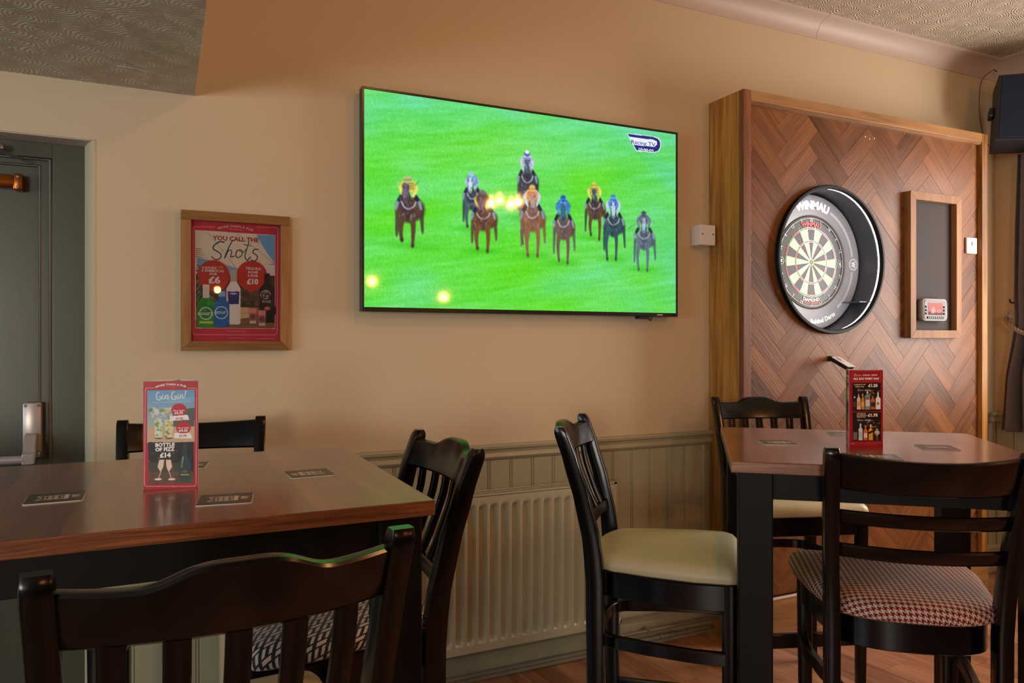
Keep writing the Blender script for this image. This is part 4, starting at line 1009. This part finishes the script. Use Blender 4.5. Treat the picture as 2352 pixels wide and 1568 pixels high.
def bowed_rail(ztop, zbot, xh, bow, th, n=21, yofs=0):
    secs = []
    for i in range(n):
        x = -xh + 2 * xh * i / (n - 1); t = x / xh; zt_, zb_ = ztop(t), zbot(t)
        e = min(.006, th * .4); pr = []
        for dy, z in ((-th/2 + e, zb_), (th/2 - e, zb_), (th/2, zb_ + e), (th/2, zt_ - e), (th/2 - e*.6, zt_ - e*.3), (0, zt_), (-th/2 + e*.6, zt_ - e*.3), (-th/2, zt_ - e), (-th/2, zb_ + e)):
            pr.append((x, ppath(z) - bow * (1 - t*t) + dy + yofs, z))
        secs.append(pr)
    return MB().loft(secs)
def chair(kind, label, seatmat, group):
    t = thing('bar_chair', label, 'chair', (0, 0, 0), 0, group)
    bl = M['black']
    for s_ in (-1, 1):
        secs = []
        zz = [0, .02, .2, .4, .6, .68, .74, .80, .86, .92, .98, 1.03, 1.06, 1.08, 1.093, 1.102, 1.108, 1.110]
        for z in zz:
            dep = .040 + .012 * min(1, z / .65) if z < .72 else .052 - .014 * (z - .72) / .38
            wd = .033; k = 1
            if z > 1.085: k = max(.55, math.sqrt(max(0, 1 - ((z - 1.085) / .029) ** 2)))
            if z < .01: wd = .028; dep = .034
            secs.append([(s_ * pxs(z) + a * (1 - (1 - k) * .22), ppath(z) + b_ * k, z) for a, b_ in rrect(wd, dep, .005, 2)])
        MB().loft(secs).build('back_post', bl, t, smooth=True)
        secs = [[(s_ * (.188 - .004 * (1 - z / .7)) + a * k, .176 + b_ * k, z) for a, b_ in rrect(.038, .038, .005, 2)] for z, k in ((0, .78), (.3, .88), (.63, 1), (.699, 1))]
        MB().loft(secs).build('leg', bl, t, smooth=True)
        if True:
            MB().loft([[(s_ * .186, y, z) + () for y, z in ()] or [(s_ * .186 + a, y, .235 + b_) for a, b_ in rrect(.018, .030, .004, 2)] for y in (.160, -.170)]).build('side_rung', bl, t, smooth=True)
    xh = lambda z: pxs(z) - .014
    if kind == 'slat':
        hump = lambda a: .024 * math.exp(-(a / .42) ** 4) if abs(a) < 1 else 0
        bowed_rail(lambda a: 1.084 + hump(a) + .005 * abs(a) ** 3, lambda a: 1.018 - .002 * (1 - a*a), xh(1.05), .034, .027, 41).build('crest_rail', bl, t, smooth=True)
        bowed_rail(lambda a: .838, lambda a: .800, xh(.82), .016, .018).build('lower_rail', bl, t, smooth=True)
        for k in range(5):
            x = (k - 2) * .063; secs = []
            for i in range(9):
                z = .836 + (1.021 - .836) * i / 8; f_ = i / 8
                bow = (.016 + (.034 - .016) * f_) * (1 - (x / .185) ** 2)
                secs.append([(x * (1 + .04 * f_) + a, ppath(z) - bow - .010 * math.sin(PI * f_) + b_, z) for a, b_ in rrect(.030, .012, .003, 2)])
            MB().loft(secs).build('back_slat', bl, t, smooth=True)
    else:
        bowed_rail(lambda a: 1.100 - .010 * (1 - a*a), lambda a: 1.014 - .004 * (1 - a*a), xh(1.05), .052, .022, 25).build('crest_rail', bl, t, smooth=True)
        for zc in (.945, .863): bowed_rail(lambda a: zc + .018, lambda a: zc - .016, xh(zc), .038, .020, 25).build('ladder_rail', bl, t, smooth=True)
    hoop(.628, .6995, .014, .020, .165).build('seat_frame', bl, t, smooth=True)
    MB().box((-.17, .167, .628), (.17, .187, .6995), bev=.003).build('front_apron', bl, t)
    hoop(.482, .517, .020, .020, .165).build('foot_ring', bl, t, smooth=True)
    MB().box((-.168, .166, .215), (.168, .188, .268), bev=.004).build('front_rung', bl, t)
    cushion('seat_cushion', seatmat, t, 1.0 if kind == 'slat' else 1.075)
    return t
def facing(f): return math.atan2(f[1], f[0]) - PI / 2
def put(t, o, f): t.location = (o[0], o[1], 0); t.rotation_euler = (0, 0, facing(f))
gA = 'tall slat-backed chairs round the two bar tables'
c3 = chair('slat', 'tall black slat-backed chair with black and cream patterned seat, at right end of left table', M['weave'], gA)
put(c3, (.345, 1.733), (-1, -.015))
def dupc(o, f, label, mat):
    r = dup(c3, (o[0], o[1], 0), facing(f), label)
    if mat:
        for ch in r.children:
            if ch.name.startswith('seat_cushion'):
                ch.data = ch.data.copy(); ch.data.materials[0] = mat
    return r
dupc((.060, 1.204), (-.066, .998), 'tall black chair nearest the viewer at bottom left, its curved back turned to us', M['cream'])

dupc((1.361, 1.800), (.77, -.64), 'tall black chair with cream leather seat, seen side-on in front of the radiator', M['cream'])
dupc((2.249, 2.183), (-.33, -.944), 'tall black slat-backed chair with cream leather seat, between square table and dartboard panel', M['cream'])
c6 = chair('ladder', 'black ladder-backed tall chair with burgundy houndstooth seat at bottom right', M['hound'], 'tall ladder-backed chairs')
put(c6, (1.704, 1.312), (.620, .785))
c2 = dup(c6, (.055, 2.241, 0), facing((-.104, -.994)), 'tall black chair with plain curved crest behind the left menu card, against the wall')
for ch_ in c2.children:
    if ch_.name.startswith('seat_cushion'): ch_.data = ch_.data.copy(); ch_.data.materials[0] = M['cream']

# ------------------------------------------------------------------ dartboard box
YF = 2.524; YP = 2.549; ZB1 = 2.468
box = thing('dartboard_wall_unit', 'wooden wall panel of herringbone oak blocks framing the dartboard', 'panel', ((BXL + BXR) / 2, WY, 0))
cx0 = (BXL + BXR) / 2
def L3(x, y, z): return (x - cx0, y - WY, z)
def lbox(lo, hi, **k): return MB().box(L3(*lo), L3(*hi), **k)
lbox((BXL, YF + .0305, 0), (BXL + .018, WY - .001, ZB1), bev=.001).build('side_board', M['pine'], box)
lbox((BXR - .018, YF + .0305, 0), (BXR, WY - .001, ZB1 - .001), bev=.001).build('side_board', M['pine'], box)
lbox((BXL + .0185, YF + .0305, ZB1 - .018), (BXR - .0185, WY - .001, ZB1 - .001)).build('top_board', M['pineX'], box)
lbox((BXL, YF, .19), (BXL + .042, YF + .03, ZB1), bev=.0015).build('frame_stile', M['redpine'], box)
lbox((BXR - .046, YF, .19), (BXR, YF + .03, ZB1), bev=.0015).build('frame_stile', M['pine'], box)
lbox((BXL + .0425, YF, ZB1 - .046), (BXR - .0465, YF + .03, ZB1), bev=.0015).build('frame_rail', M['pineX'], box)
MB().loft([[L3(x, YF + dy, ZB1 + dz) for dy, dz in ((.004, -.0465), (.004, -.055), (.012, -.060), (.03, -.060), (.03, -.0465))] for x in (BXL + .0425, BXR - .0465)]).build('cove_bead', M['pineX'], box)
lbox((BXL, YF - .004, .0), (BXR, YF + .03, .182), bev=.002).build('plinth_board', M['pineX'], box)
lbox((BXL + .002, YF - .006, .183), (BXR - .002, YF + .004, .1895)).build('sealant_line', M['whitep'], box)
HC = (2.872, 1.738); HR = .349
# backing behind the blocks: ring of quads with a round hole
x0, x1, z0, z1 = BXL + .02, BXR - .02, .02, ZB1 - .03
bk = MB(); nn = 64; inner = []; outer = []
for k in range(nn):
    a = 2 * PI * k / nn; c, s_ = math.cos(a), math.sin(a)
    tt = min(((x1 - HC[0]) / c if c > 1e-6 else 1e9), ((x0 - HC[0]) / c if c < -1e-6 else 1e9), ((z1 - HC[1]) / s_ if s_ > 1e-6 else 1e9), ((z0 - HC[1]) / s_ if s_ < -1e-6 else 1e9))
    inner.append(L3(HC[0] + HR * c, YP + .008, HC[1] + HR * s_)); outer.append(L3(HC[0] + tt * c, YP + .008, HC[1] + tt * s_))
bk.add(inner + outer, [(k, (k + 1) % nn, nn + (k + 1) % nn, nn + k) for k in range(nn)])
bk.build('backing_board', plain('dark_backing', (48, 28, 18), .7), box)
# blocks
BL, BW = .2815, .0885
px0, px1, pz0, pz1 = BXL + .042, BXR - .046, .19, ZB1 - .058
org = Vector((2.737, 2.405))      # a tip where a rising block ends
cut = MB().lathe([(HR, -.1), (HR, .1)], 64); 
cutm = MB(); cutm.prism([(HR * math.cos(2*PI*k/72), HR * math.sin(2*PI*k/72)) for k in range(72)], -.2, .2, Matrix.Translation(L3(HC[0], YP, HC[1])) @ Matrix.Rotation(R(90), 4, 'X'))
cuto = cutm.build('cutter', None, None)
cuto.location = box.location
nb = 0
c45 = math.sqrt(.5)
bpy.context.view_layer.update()
for i in range(-24, 25):
    for j in range(-6, 7):
        ox_ = i * BW + j * BL; oy_ = i * BW - j * BL
        for hv in (0, 1):
            g_ = .0003
            rect_ = [(ox_ + g_, oy_ + g_), (ox_ + BL - g_, oy_ + g_), (ox_ + BL - g_, oy_ + BW - g_), (ox_ + g_, oy_ + BW - g_)] if hv == 0 else [(ox_ + g_, oy_ + BW + g_), (ox_ + BW - g_, oy_ + BW + g_), (ox_ + BW - g_, oy_ + BW + BL - g_), (ox_ + g_, oy_ + BW + BL - g_)]
            # rotate 45 deg; tip of a rising block = its far end corner
            P = [((x - BL) * c45 - (y - BW) * c45 + org.x, (x - BL) * c45 + (y - BW) * c45 + org.y) for x, y in rect_]
            for a, b_, c_ in ((1, 0, px1), (-1, 0, -px0), (0, 1, pz1), (0, -1, -pz0)):
                if P: P = clip(P, a, b_, c_)
            if len(P) < 3: continue
            area_ = abs(sum(P[k][0] * P[(k+1) % len(P)][1] - P[(k+1) % len(P)][0] * P[k][1] for k in range(len(P)))) / 2
            if area_ < 2e-4: continue
            ds = [math.hypot(p[0] - HC[0], p[1] - HC[1]) for p in P]
            if max(ds) < HR: continue
            cx = sum(p[0] for p in P) / len(P); cy = sum(p[1] for p in P) / len(P)
            th = R(45) if hv == 0 else R(135)
            c, s_ = math.cos(-th), math.sin(-th)
            Lp = [((p[0] - cx) * c - (p[1] - cy) * s_, (p[0] - cx) * s_ + (p[1] - cy) * c) for p in P]
            pr = random.uniform(0, .0009)
            mb = MB().prism(Lp, -.0005, .009 + pr)
            o_ = mb.build('block', M['block'], box, bevel=.0004, seg=1, loc=(cx - cx0, YP + .009 - WY, cy))
            # local z of the prism points to -Y (out of the wall)
            o_.rotation_euler = Matrix(((math.cos(th), -math.sin(th), 0), (0, 0, -1), (math.sin(th), math.cos(th), 0))).to_euler()
            n_in = sum(1 for k in range(len(P)) for t_ in np.linspace(0, 1, 13) if math.hypot(P[k][0] + t_ * (P[(k+1) % len(P)][0] - P[k][0]) - HC[0], P[k][1] + t_ * (P[(k+1) % len(P)][1] - P[k][1]) - HC[1]) < HR)
            if n_in:
                md = o_.modifiers.new('b', 'BOOLEAN'); md.operation = 'DIFFERENCE'; md.object = cuto; md.solver = 'EXACT'
            nb += 1
dg = bpy.context.evaluated_depsgraph_get(); bpy.context.view_layer.update()
for o_ in [o_ for o_ in box.children if o_.modifiers]:
    me = bpy.data.meshes.new_from_object(o_.evaluated_get(dg)); o_.modifiers.clear(); o_.data = me
    if len(me.polygons) == 0: bpy.data.objects.remove(o_)
bpy.data.objects.remove(cuto)
for cx_, cy_ in ((1987, 314), (1997, 319), (2008, 318)):
    p_ = pt(cx_, cy_, YP); MB().prism(rrect(.009, .005, .002, 2), 0, .0006, Matrix.Translation(L3(p_.x, YP - .0012, p_.z)) @ Matrix.Rotation(R(90), 4, 'X') @ Matrix.Rotation(R(40), 4, 'Z')).build('filler_chip', M['whitep'], box)
# small label near the foot of the panel
lb = pt(2206, 1236, YP)
MB().box(L3(lb.x - .035, YP - .0025, lb.z - .017), L3(lb.x + .03, YP - .001, lb.z + .017)).build('sticker', M['card'], box)
T = Txt(); T.add('0121', 0, 0, .012, (40, 60, 70), wid=.03); T.mesh('sticker_print', M['print'], box, lambda x, y: L3(lb.x + x, YP - .003, lb.z - .005 + y))

# recessed tub, rim, LED ring
RYx = Matrix.Rotation(R(90), 4, 'X')      # lathe axis z -> -Y (towards room)
tub = thing('dartboard_surround_tub', 'round black recessed tub with a white light strip, set in the oak panel', 'tub', (HC[0], YP, HC[1]))
MB().lathe([(.339, .012), (.3475, .012), (.3475, -.165), (.0, -.165), (.0, -.160), (.339, -.160)], 96, RYx, True).build('tub_wall', M['tubblack'], tub, smooth=True)
MB().lathe([(.334, .010), (.334, .024), (.339, .028), (.349, .028), (.353, .022), (.353, .010)], 96, RYx, True).build('rim', M['blackmatt'], tub, smooth=True)
MB().lathe([(.3366, -.001), (.3388, -.001), (.3388, .003), (.3366, .003)], 96, RYx, True).build('led_strip', M['led'], tub)
MB().box((.20, -.004, -.196), (.282, .150, -.192)).build('ledge', M['tubblack'], tub)
MB().box((.272, -.012, -.205), (.290, .004, -.188), bev=.003).build('cable_clip', M['whitep'], tub)

# foam surround
YBD = 2.66
sur = thing('dartboard_surround', 'grey foam ring with white lettering fitted round the dartboard', 'surround', (HC[0], YBD + .038, HC[1]))
MB().lathe([(.2262, .001), (.2262, .034), (.232, .042), (.25, .046), (.315, .046), (.330, .040), (.3345, .025), (.3345, .001)], 96, RYx, True).build('ring', M['greyfoam'], sur, smooth=True)
T = Txt(); WT = (244, 244, 244)
def arc_text(s_, r_, ang_, size, wid, col, bold=.03, bottom=False, **k):
    a = R(ang_)
    if not bottom: T.add(s_, r_ * math.sin(a), r_ * math.cos(a), size, col, bold=bold, wid=wid, rot=-ang_, bend=r_, **k)
    else: T.add(s_, r_ * math.sin(a), -r_ * math.cos(a), size, col, bold=bold, wid=wid, rot=ang_, bend=-r_, **k)
arc_text('WINMAU', .262, 0, .052, .215, WT, .075)
for mir in (1, -1):
    for a0, a1 in ((8, 64), (-52, -8)):
        for r_ in (.272, .279):
            if mir == 1: T.ring(0, 0, r_, r_ + .0028, WT, a0, a1)
            else: T.ring(0, 0, r_, r_ + .0028, WT, 180 - a1, 180 - a0)
    T.ring(mir * .283, 0, .0265, .0295, WT); T.ring(mir * .283, 0, .0225, .0240, WT)
    T.add('W', mir * (.283 - .0125), 0, .035, WT, bold=.07, wid=.032, rot=-90 * mir)
arc_text('The Force Behind Darts', .300, 0, .030, .33, WT, .05, bottom=True)
T.mesh('lettering', M['print'], bpy.data.objects['ring'], lambda x, y: (x, -.0466, y))

# dartboard
dbd = thing('dartboard', 'round dartboard with red and green rings, set inside the oak panel', 'dartboard', (HC[0], YBD + .038, HC[1]))
MB().lathe([(0, .0), (.2255, .0), (.2255, .036), (.2235, .038), (0, .038)], 96, RYx).build('board', M['bplastic'], dbd, smooth=True)
T = Txt(); BKc = (26, 24, 24); CRc = (226, 222, 196); RDc = (206, 66, 50); GRc = (60, 160, 70)
for k in range(20):
    a0 = 90 - 9 - 18 * k; a1 = a0 + 18; dk = (k % 2 == 0)
    T.ring(0, 0, .0159, .099, BKc if dk else CRc, a0, a1, 6); T.ring(0, 0, .099, .107, RDc if dk else GRc, a0, a1, 6)
    T.ring(0, 0, .107, .162, BKc if dk else CRc, a0, a1, 6); T.ring(0, 0, .162, .170, RDc if dk else GRc, a0, a1, 6)
T.ring(0, 0, .00635, .0159, GRc, 0, 360, 24); T.ring(0, 0, .0, .00635, RDc, 0, 360, 20)
fp_ = T.mesh('printed_face', M['print'], dbd, lambda x, y: (x, -.0386, y))
b = MB(); 
for k in range(20):
    a = R(90 - 9 - 18 * k); b.tube([(.016 * math.cos(a), -.0395, .016 * math.sin(a)), (.182 * math.cos(a), -.0395, .182 * math.sin(a))], .00045, 5)
for r_ in (.0159, .099, .107, .162, .170): b.tube([(r_ * math.cos(2*PI*q_/60), -.0395, r_ * math.sin(2*PI*q_/60)) for q_ in range(60)], .00045, 5, closed=True)
b.build('wire_web', M['chrome'], dbd)
b = MB().tube([(.214 * math.cos(2*PI*q_/90), -.041, .214 * math.sin(2*PI*q_/90)) for q_ in range(90)], .0017, 6, closed=True)
nr = b.build('number_ring', M['whitep'], dbd)
T = Txt()
for k, nmb in enumerate((20, 1, 18, 4, 13, 6, 10, 15, 2, 17, 3, 19, 7, 16, 8, 11, 14, 9, 12, 5)):
    a = 18 * k
    if nmb in (6, 11):
        s_ = 1 if nmb == 6 else -1
        T.ring(s_ * .196, 0, .0155, .0175, WT); T.add('W', s_ * (.196 - .007), 0, .020, WT, bold=.06, wid=.020, rot=-90 * s_); continue
    ca_ = math.cos(R(a)); sa_ = math.sin(R(a)); up_ = 1 if ca_ >= -.001 else -1
    r_ = .199 if up_ > 0 else .214
    T.add(str(nmb), r_ * sa_ , r_ * ca_, .027, WT, bold=.01, rot=(-a if up_ > 0 else 180 - a), sx=.8)
arc_text('WINMAU', .177, 0, .031, .125, (214, 74, 66), .06); arc_text('DIAMOND', .193, 0, .022, .115, (232, 226, 224), .05, bottom=True)
T.ring(0, 0, .1955, .198, (206, 50, 44), 250, 290); arc_text('DYNAMIC WIRE DESIGN', .206, 0, .008, .10, (200, 90, 80), .05, bottom=True)
T.mesh('lettering', M['print'], dbd, lambda x, y: (x, -.0400, y))

# little camera-like unit under the board
cm = thing('dart_line_laser', 'small black angled laser unit with a pale top, below the dartboard', 'sensor', (2.872, YP, 1.268))
MB().lathe([(0, .02), (.012, .02), (.014, 0), (.0, 0)], 16, RYx).tube([(0, -.015, 0), (0, -.034, .001)], .008, 10).build('mount', M['bplastic'], cm, smooth=True)
Mt = Matrix.Translation((0, -.03, .004)) @ Matrix.Rotation(R(25), 4, 'X')
MB().box((-.018, -.098, -.016), (.024, 0, .002), Mt, bev=.002).build('body', M['bplastic'], cm)
MB().box((-.020, -.100, .0025), (.030, .002, .006), Mt, bev=.001).build('lid', M['whitep'], cm)
MB().box((-.002, -.040, .0062), (.004, -.008, .0070), Mt).build('slot', M['bplastic'], cm)
MB().lathe([(0, .0068), (.003, .0066), (.004, .006)], 12, Mt @ Matrix.Translation((.003, -.05, 0))).build('button', M['red'], cm)

# scoreboard
sb = thing('scoreboard', 'narrow chalkboard in a deep pine frame to the right of the dartboard', 'board', (3.5965, YP, 1.367))
sw = .1985; sh_ = .742; fy = -.036; fw = .041
def mitre(p4, name, mat):
    MB().add([(x, fy, z) for x, z in p4] + [(x, -.001, z) for x, z in p4], [(0, 1, 2, 3), (7, 6, 5, 4), (0, 4, 5, 1), (1, 5, 6, 2), (2, 6, 7, 3), (3, 7, 4, 0)]).build(name, mat, sb, bevel=.0008, seg=1)
mitre([(-sw, 0), (sw, 0), (sw - fw, fw), (-sw + fw, fw)], 'frame_rail', M['pineS']); mitre([(-sw, sh_), (-sw + fw, sh_ - fw), (sw - fw, sh_ - fw), (sw, sh_)], 'frame_rail', M['pineS'])
mitre([(-sw, 0), (-sw + fw, fw), (-sw + fw, sh_ - fw), (-sw, sh_)], 'frame_stile', M['pineS']); mitre([(sw, 0), (sw, sh_), (sw - fw, sh_ - fw), (sw - fw, fw)], 'frame_stile', M['pineS'])
MB().box((-sw + fw - .002, -.006, fw - .002), (sw - fw + .002, -.002, sh_ - fw + .002)).build('chalk_panel', M['chalk'], sb)
sc = thing('electronic_scorer', 'silver electronic dart scorer with a red display at the foot of the chalkboard', 'scorer', (3.582, YP - .007, 1.512))
MB().loft([[(x, y, z) for x, z in rrect(.2*k, .118*k, .022, 4)] for y, k in ((-.001, .94), (-.018, 1), (-.026, .985), (-.030, .94))]).build('casing', M['greyabs'], sc, smooth=True)
MB().loft([[(x, y, z - .001) for x, z in rrect(.172*k, .100*k, .016, 4)] for y, k in ((-.0295, 1), (-.0315, .98))]).build('keypad_surround', plain('dark_grey_plastic', (70, 66, 66), .4), sc)
c = Cv(70, 44, None, 1, (236, 120, 104)); c.vgrad([(0, 0), (70, 0), (70, 44), (0, 44)], (244, 136, 116), (236, 110, 96)); c.poly([(0, 34), (12, 30), (30, 33), (50, 36), (70, 34), (70, 44), (0, 44)], (150, 44, 56)); c.ell(24, 26, 7, 12, (250, 190, 180), .6)
c.mesh('display', M['lcd'], sc, lambda u, v: (-.056 + u * .112, np.full_like(u, -.0322), .036 - v * .062))
T = Txt(); T.add('624', -.018, -.016, .026, (255, 226, 220)); T.add('5.0', .026, -.014, .026, (255, 226, 220)); T.mesh('display_digits', M['lcd'], sc, lambda x, y: (x, -.0326, y))
for k in range(9): MB().box((-.062 + k * .0145, -.036, -.045), (-.051 + k * .0145, -.030, -.034), bev=.0015).build('key', M['bplastic'], sc)
for s_ in (-1, 1):
    for k in range(3): MB().box((s_ * .070 - .006, -.036, -.024 + k * .017), (s_ * .070 + .006, -.030, -.014 + k * .017), bev=.0015).build('key', M['bplastic'], sc)
MB().tube([(.095, -.012, .034), (.118, -.012, .036)], [.003, .002], 8).build('plug', M['chrome'], sc)

# key switch
ks = thing('key_switch', 'white square wall switch at the right edge of the oak panel', 'switch', (3.917, YP, 1.863))
MB().box((-.043, -.012, -.043), (.043, -.001, .043), bev=.004).build('face_plate', M['whitep'], ks, smooth=True)
MB().add([(-.008, -.0135, .020), (.008, -.0135, .020), (.003, -.0135, -.002), (-.003, -.0135, -.002), (-.008, -.011, .020), (.008, -.011, .020), (.003, -.011, -.002), (-.003, -.011, -.002)], [(0, 1, 2, 3), (0, 4, 5, 1), (1, 5, 6, 2), (2, 6, 7, 3), (3, 7, 4, 0)]).build('switch_lever', plain('grey_switch', (110, 104, 100), .4), ks)
MB().box((-.02, -.0135, -.016), (.02, -.012, -.008), bev=.0005).build('rocker', M['whitep'], ks)
# junction box on the back wall
jb = thing('junction_box', 'white square junction box on the wall beside the oak panel', 'junction box', (2.257, WY, 1.838))
MB().box((-.043, -.062, -.046), (.043, -.001, .046), bev=.002).build('box', M['whitep'], jb)
MB().box((-.043, -.068, -.046), (.043, -.0625, .046), bev=.0015).build('cover', M['whitep'], jb)
for s_ in (-1, 1): MB().lathe([(0, .0012), (.003, .001), (.0035, 0)], 12, Matrix.Translation((s_ * .030, -.0682, .004)) @ RYx).build('screw', M['blackmatt'], jb)

# ------------------------------------------------------------------ speaker, cable, curtain, tie-back
spk = thing('wall_speaker', 'navy speaker hung high in the right corner above the curtain', 'speaker', (4.26, 2.46, 2.60))
spk.rotation_euler = (R(-9), R(4), R(-51))
MB().box((-.15, -.10, -.195), (.15, .10, .180), bev=.006).build('cabinet', M['navyside'], spk)
MB().box((-.135, -.108, -.182), (.135, -.1005, .167), bev=.003).build('grille', M['navy'], spk)
MB().box((.0, -.111, -.165), (.07, -.1085, -.150)).build('badge', M['silver'], spk)
MB().box((-.03, .1005, -.05), (.03, .15, .05)).build('bracket', M['bplastic'], spk)
MB().box((-.175, -.02, -.02), (-.1505, .05, .03), bev=.006).build('knob', M['bplastic'], spk)
b = MB().tube(spline([(4.36, 2.69, 2.93), (4.335, 2.735, 2.895), (4.318, 2.748, 2.84), (4.31, 2.748, 2.70), (4.33, 2.74, 2.56), (4.32, 2.70, 2.48)], 30), .0017, 6)
props(b.build('speaker_cable', M['navyside'], smooth=True), 'thin speaker cable running down the wall from a hole in the coving', 'cable')
MB().lathe([(0, .001), (.015, .001), (.015, .0)], 14, Matrix.Translation((4.365, 2.690, 2.918)) @ Matrix.Rotation(R(50), 4, 'X') @ Matrix.Diagonal((1, .55, 1, 1))).build('cable_hole', M['blackmatt'], bpy.data.objects['trim_1'])
# curtain hung on the right wall, drawn in by a rope
cu = thing('curtain', 'brown herringbone curtain tied back at the right edge', 'curtain', (4.40, 2.3, .84))
def cur(s_, z):
    kn = [(.84, 2.66, 2.34), (1.15, 2.635, 2.37), (1.40, 2.585, 2.38), (1.47, 2.575, 2.38), (1.6, 2.585, 2.34), (2.0, 2.585, 2.26), (2.6, 2.57, 2.22)]
    for (a, l0, r0), (b_, l1, r1) in zip(kn, kn[1:]):
        if z <= b_ + 1e-6:
            t = (z - a) / (b_ - a); t = t*t*(3-2*t) if False else t; lo, hi = l0 + (l1 - l0)*t, r0 + (r1 - r0)*t; break
    y = lo + (hi - lo) * s_; amp = .048 * (1 - .45 * math.exp(-((z - 1.45) / .2) ** 2))
    x = 4.352 + amp * math.sin(s_ * 2 * PI * 3.2 + .4) + .008 * math.sin(s_ * 15 + z * 3)
    return (x - 4.40, y - 2.3, z - .84)
g = MB(); ns, nz = 110, 44; vs = [cur(i / ns, .84 + 1.57 * j / nz) for j in range(nz + 1) for i in range(ns + 1)]
g.add(vs, [(j*(ns+1)+i, j*(ns+1)+i+1, (j+1)*(ns+1)+i+1, (j+1)*(ns+1)+i) for j in range(nz) for i in range(ns)])
co_ = g.build('cloth', M['curtain'], cu, smooth=True)
sm = co_.modifiers.new('thick', 'SOLIDIFY'); sm.thickness = .003
g = MB(); g.add([cur(i / ns, .84 + .10 * j) for j in range(2) for i in range(ns + 1)], [(i, i + 1, ns + 2 + i, ns + 1 + i) for i in range(ns)]); g.v = [(x - .0035, y, z) for x, y, z in g.v]
hm = g.build('hem', M['curtain'], cu, smooth=True)
tb = thing('curtain_tie_back', 'twisted beige rope tie-back looped over a hook round the curtain', 'tie-back', (4.36, 2.60, 1.50))
path = spline([(.055, .035, .0), (-.03, .01, -.03), (-.075, -.06, -.075), (-.082, -.12, -.105), (-.075, -.19, -.10), (.0, -.25, -.05)], 40)
for ph in range(3):
    q_ = []
    for i, p in enumerate(path):
        d = (path[min(i+1, 39)] - path[max(i-1, 0)]).normalized(); n_ = d.cross(Vector((0, 0, 1))).normalized(); b2 = d.cross(n_)
        a = i * .95 + ph * 2*PI/3; q_.append(p + (n_ * math.cos(a) + b2 * math.sin(a)) * .0065)
    MB().tube(q_, .0068, 7).build('strand', M['rope'], tb, smooth=True)
MB().tube([(.055, .04, .02), (.045, .03, -.005), (.03, .02, -.02)], [.012, .014, .012], 10).build('whipping', M['rope'], tb, smooth=True)
MB().tube([(.055, .04, .02), (.055, .042, .07)], .0018, 6).build('loop', M['rope'], tb)
hk = thing('tie_back_hook', 'small dark metal hook on the right wall holding the curtain rope', 'hook', (WX, 2.64, 1.575))
MB().tube([(-.001, 0, 0), (-.03, 0, -.002), (-.048, 0, .004), (-.05, 0, .02)], .004, 8).lathe([(0, .006), (.008, .004), (.011, 0)], 14, Matrix.Rotation(R(-90), 4, 'Y')).build('hook_arm', M['blackmatt'], hk, smooth=True)

# ------------------------------------------------------------------ lamps behind the viewer (seen only as reflections and by their light)
def pendant(x, y, z, dia, e, label):
    t = thing('pendant_lamp', label, 'lamp', (x, y, z))
    MB().lathe([(dia/2, 0), (dia/2*.97, .03), (dia*.36, .10), (dia*.15, .145), (.025, .16), (.02, .20), (.015, .20), (.02, .158), (dia*.14, .142), (dia*.35, .097), (dia/2*.955, .028), (dia/2 - .003, 0)], 40).build('shade', plain('copper_shade', (206, 110, 60), .2, 1), t, smooth=True)
    MB().lathe([(0, .0), (.02, .008), (.03, .03), (.02, .06), (.012, .09), (0, .09)], 20).build('bulb', M['bulb'], t, smooth=True)
    MB().tube([(0, 0, .2), (0, 0, CEIL - z - .001)], .003, 6).build('flex', M['bplastic'], t)
    return t
SZ = SOF
for x, y, z, d, wh in ((.46, -2.05, 1.86, .33, 'mirrored in the poster glass'), (2.05, -2.55, 2.03, .3, 'mirrored at the left edge of the screen'), (2.75, -2.2, 1.86, .3, 'mirrored low in the middle of the screen')):
    pendant(x, y, z, d, 0, 'copper dome pendant lamp ' + wh)
ch = thing('chandelier', 'four-arm ceiling lamp with warm bulbs', 'lamp', (2.72, -.55, 2.60))
MB().tube([(0, 0, .05), (0, 0, CEIL - 2.601)], .008, 8).build('stem', M['brass'], ch)
for k, (dx, dy, dz) in enumerate(((-.145, .03, -.02), (-.03, -.05, .03), (.04, .05, -.02), (.135, 0, .02))):
    MB().tube([(0, 0, .06), (dx * .6, dy * .6, .0 + dz), (dx, dy, .0 + dz)], .005, 6).build('arm', M['brass'], ch)
    MB().lathe([(0, -.036), (.010, -.030), (.014, -.015), (.008, .0), (0, .0)], 16, Matrix.Translation((dx, dy, dz + .04))).build('bulb', M['bulb'], ch, smooth=True)
def point(name, loc, power, col, r_=.05):
    l = bpy.data.lights.new(name, 'POINT'); l.energy = power; l.color = col; l.shadow_soft_size = r_
    o = bpy.data.objects.new(name, l); COL.objects.link(o); o.location = loc
WARM = (1.0, .44, .14)
for dx, dy, dz in ((-.145, .03, -.02), (-.03, -.05, .03), (.04, .05, -.02), (.135, 0, .02)): point('chandelier_light', (2.72 + dx, -.55 + dy, 2.57 + dz), 9, WARM, .02)
point('pendant_light', (.46, -2.05, 1.84), 10, WARM, .03); point('pendant_light', (2.05, -2.55, 2.0), 10, WARM, .03); point('pendant_light', (2.75, -2.2, 1.83), 10, WARM, .03)
# recessed downlighter in the ceiling, washing the television wall
dl = thing('downlight', 'round recessed ceiling downlight', 'lamp', (1.05, .9, CEIL))
MB().lathe([(.030, -.001), (.045, -.001), (.045, -.008), (.034, -.010), (.030, -.006)], 28, None, True).build('trim_ring', M['chrome'], dl, smooth=True)
MB().lathe([(0, -.003), (.029, -.003), (.029, -.001), (0, -.001)], 24).build('lens', M['bulb'], dl)
point('downlight_light', (1.05, .9, CEIL - .07), 15, WARM, .03)
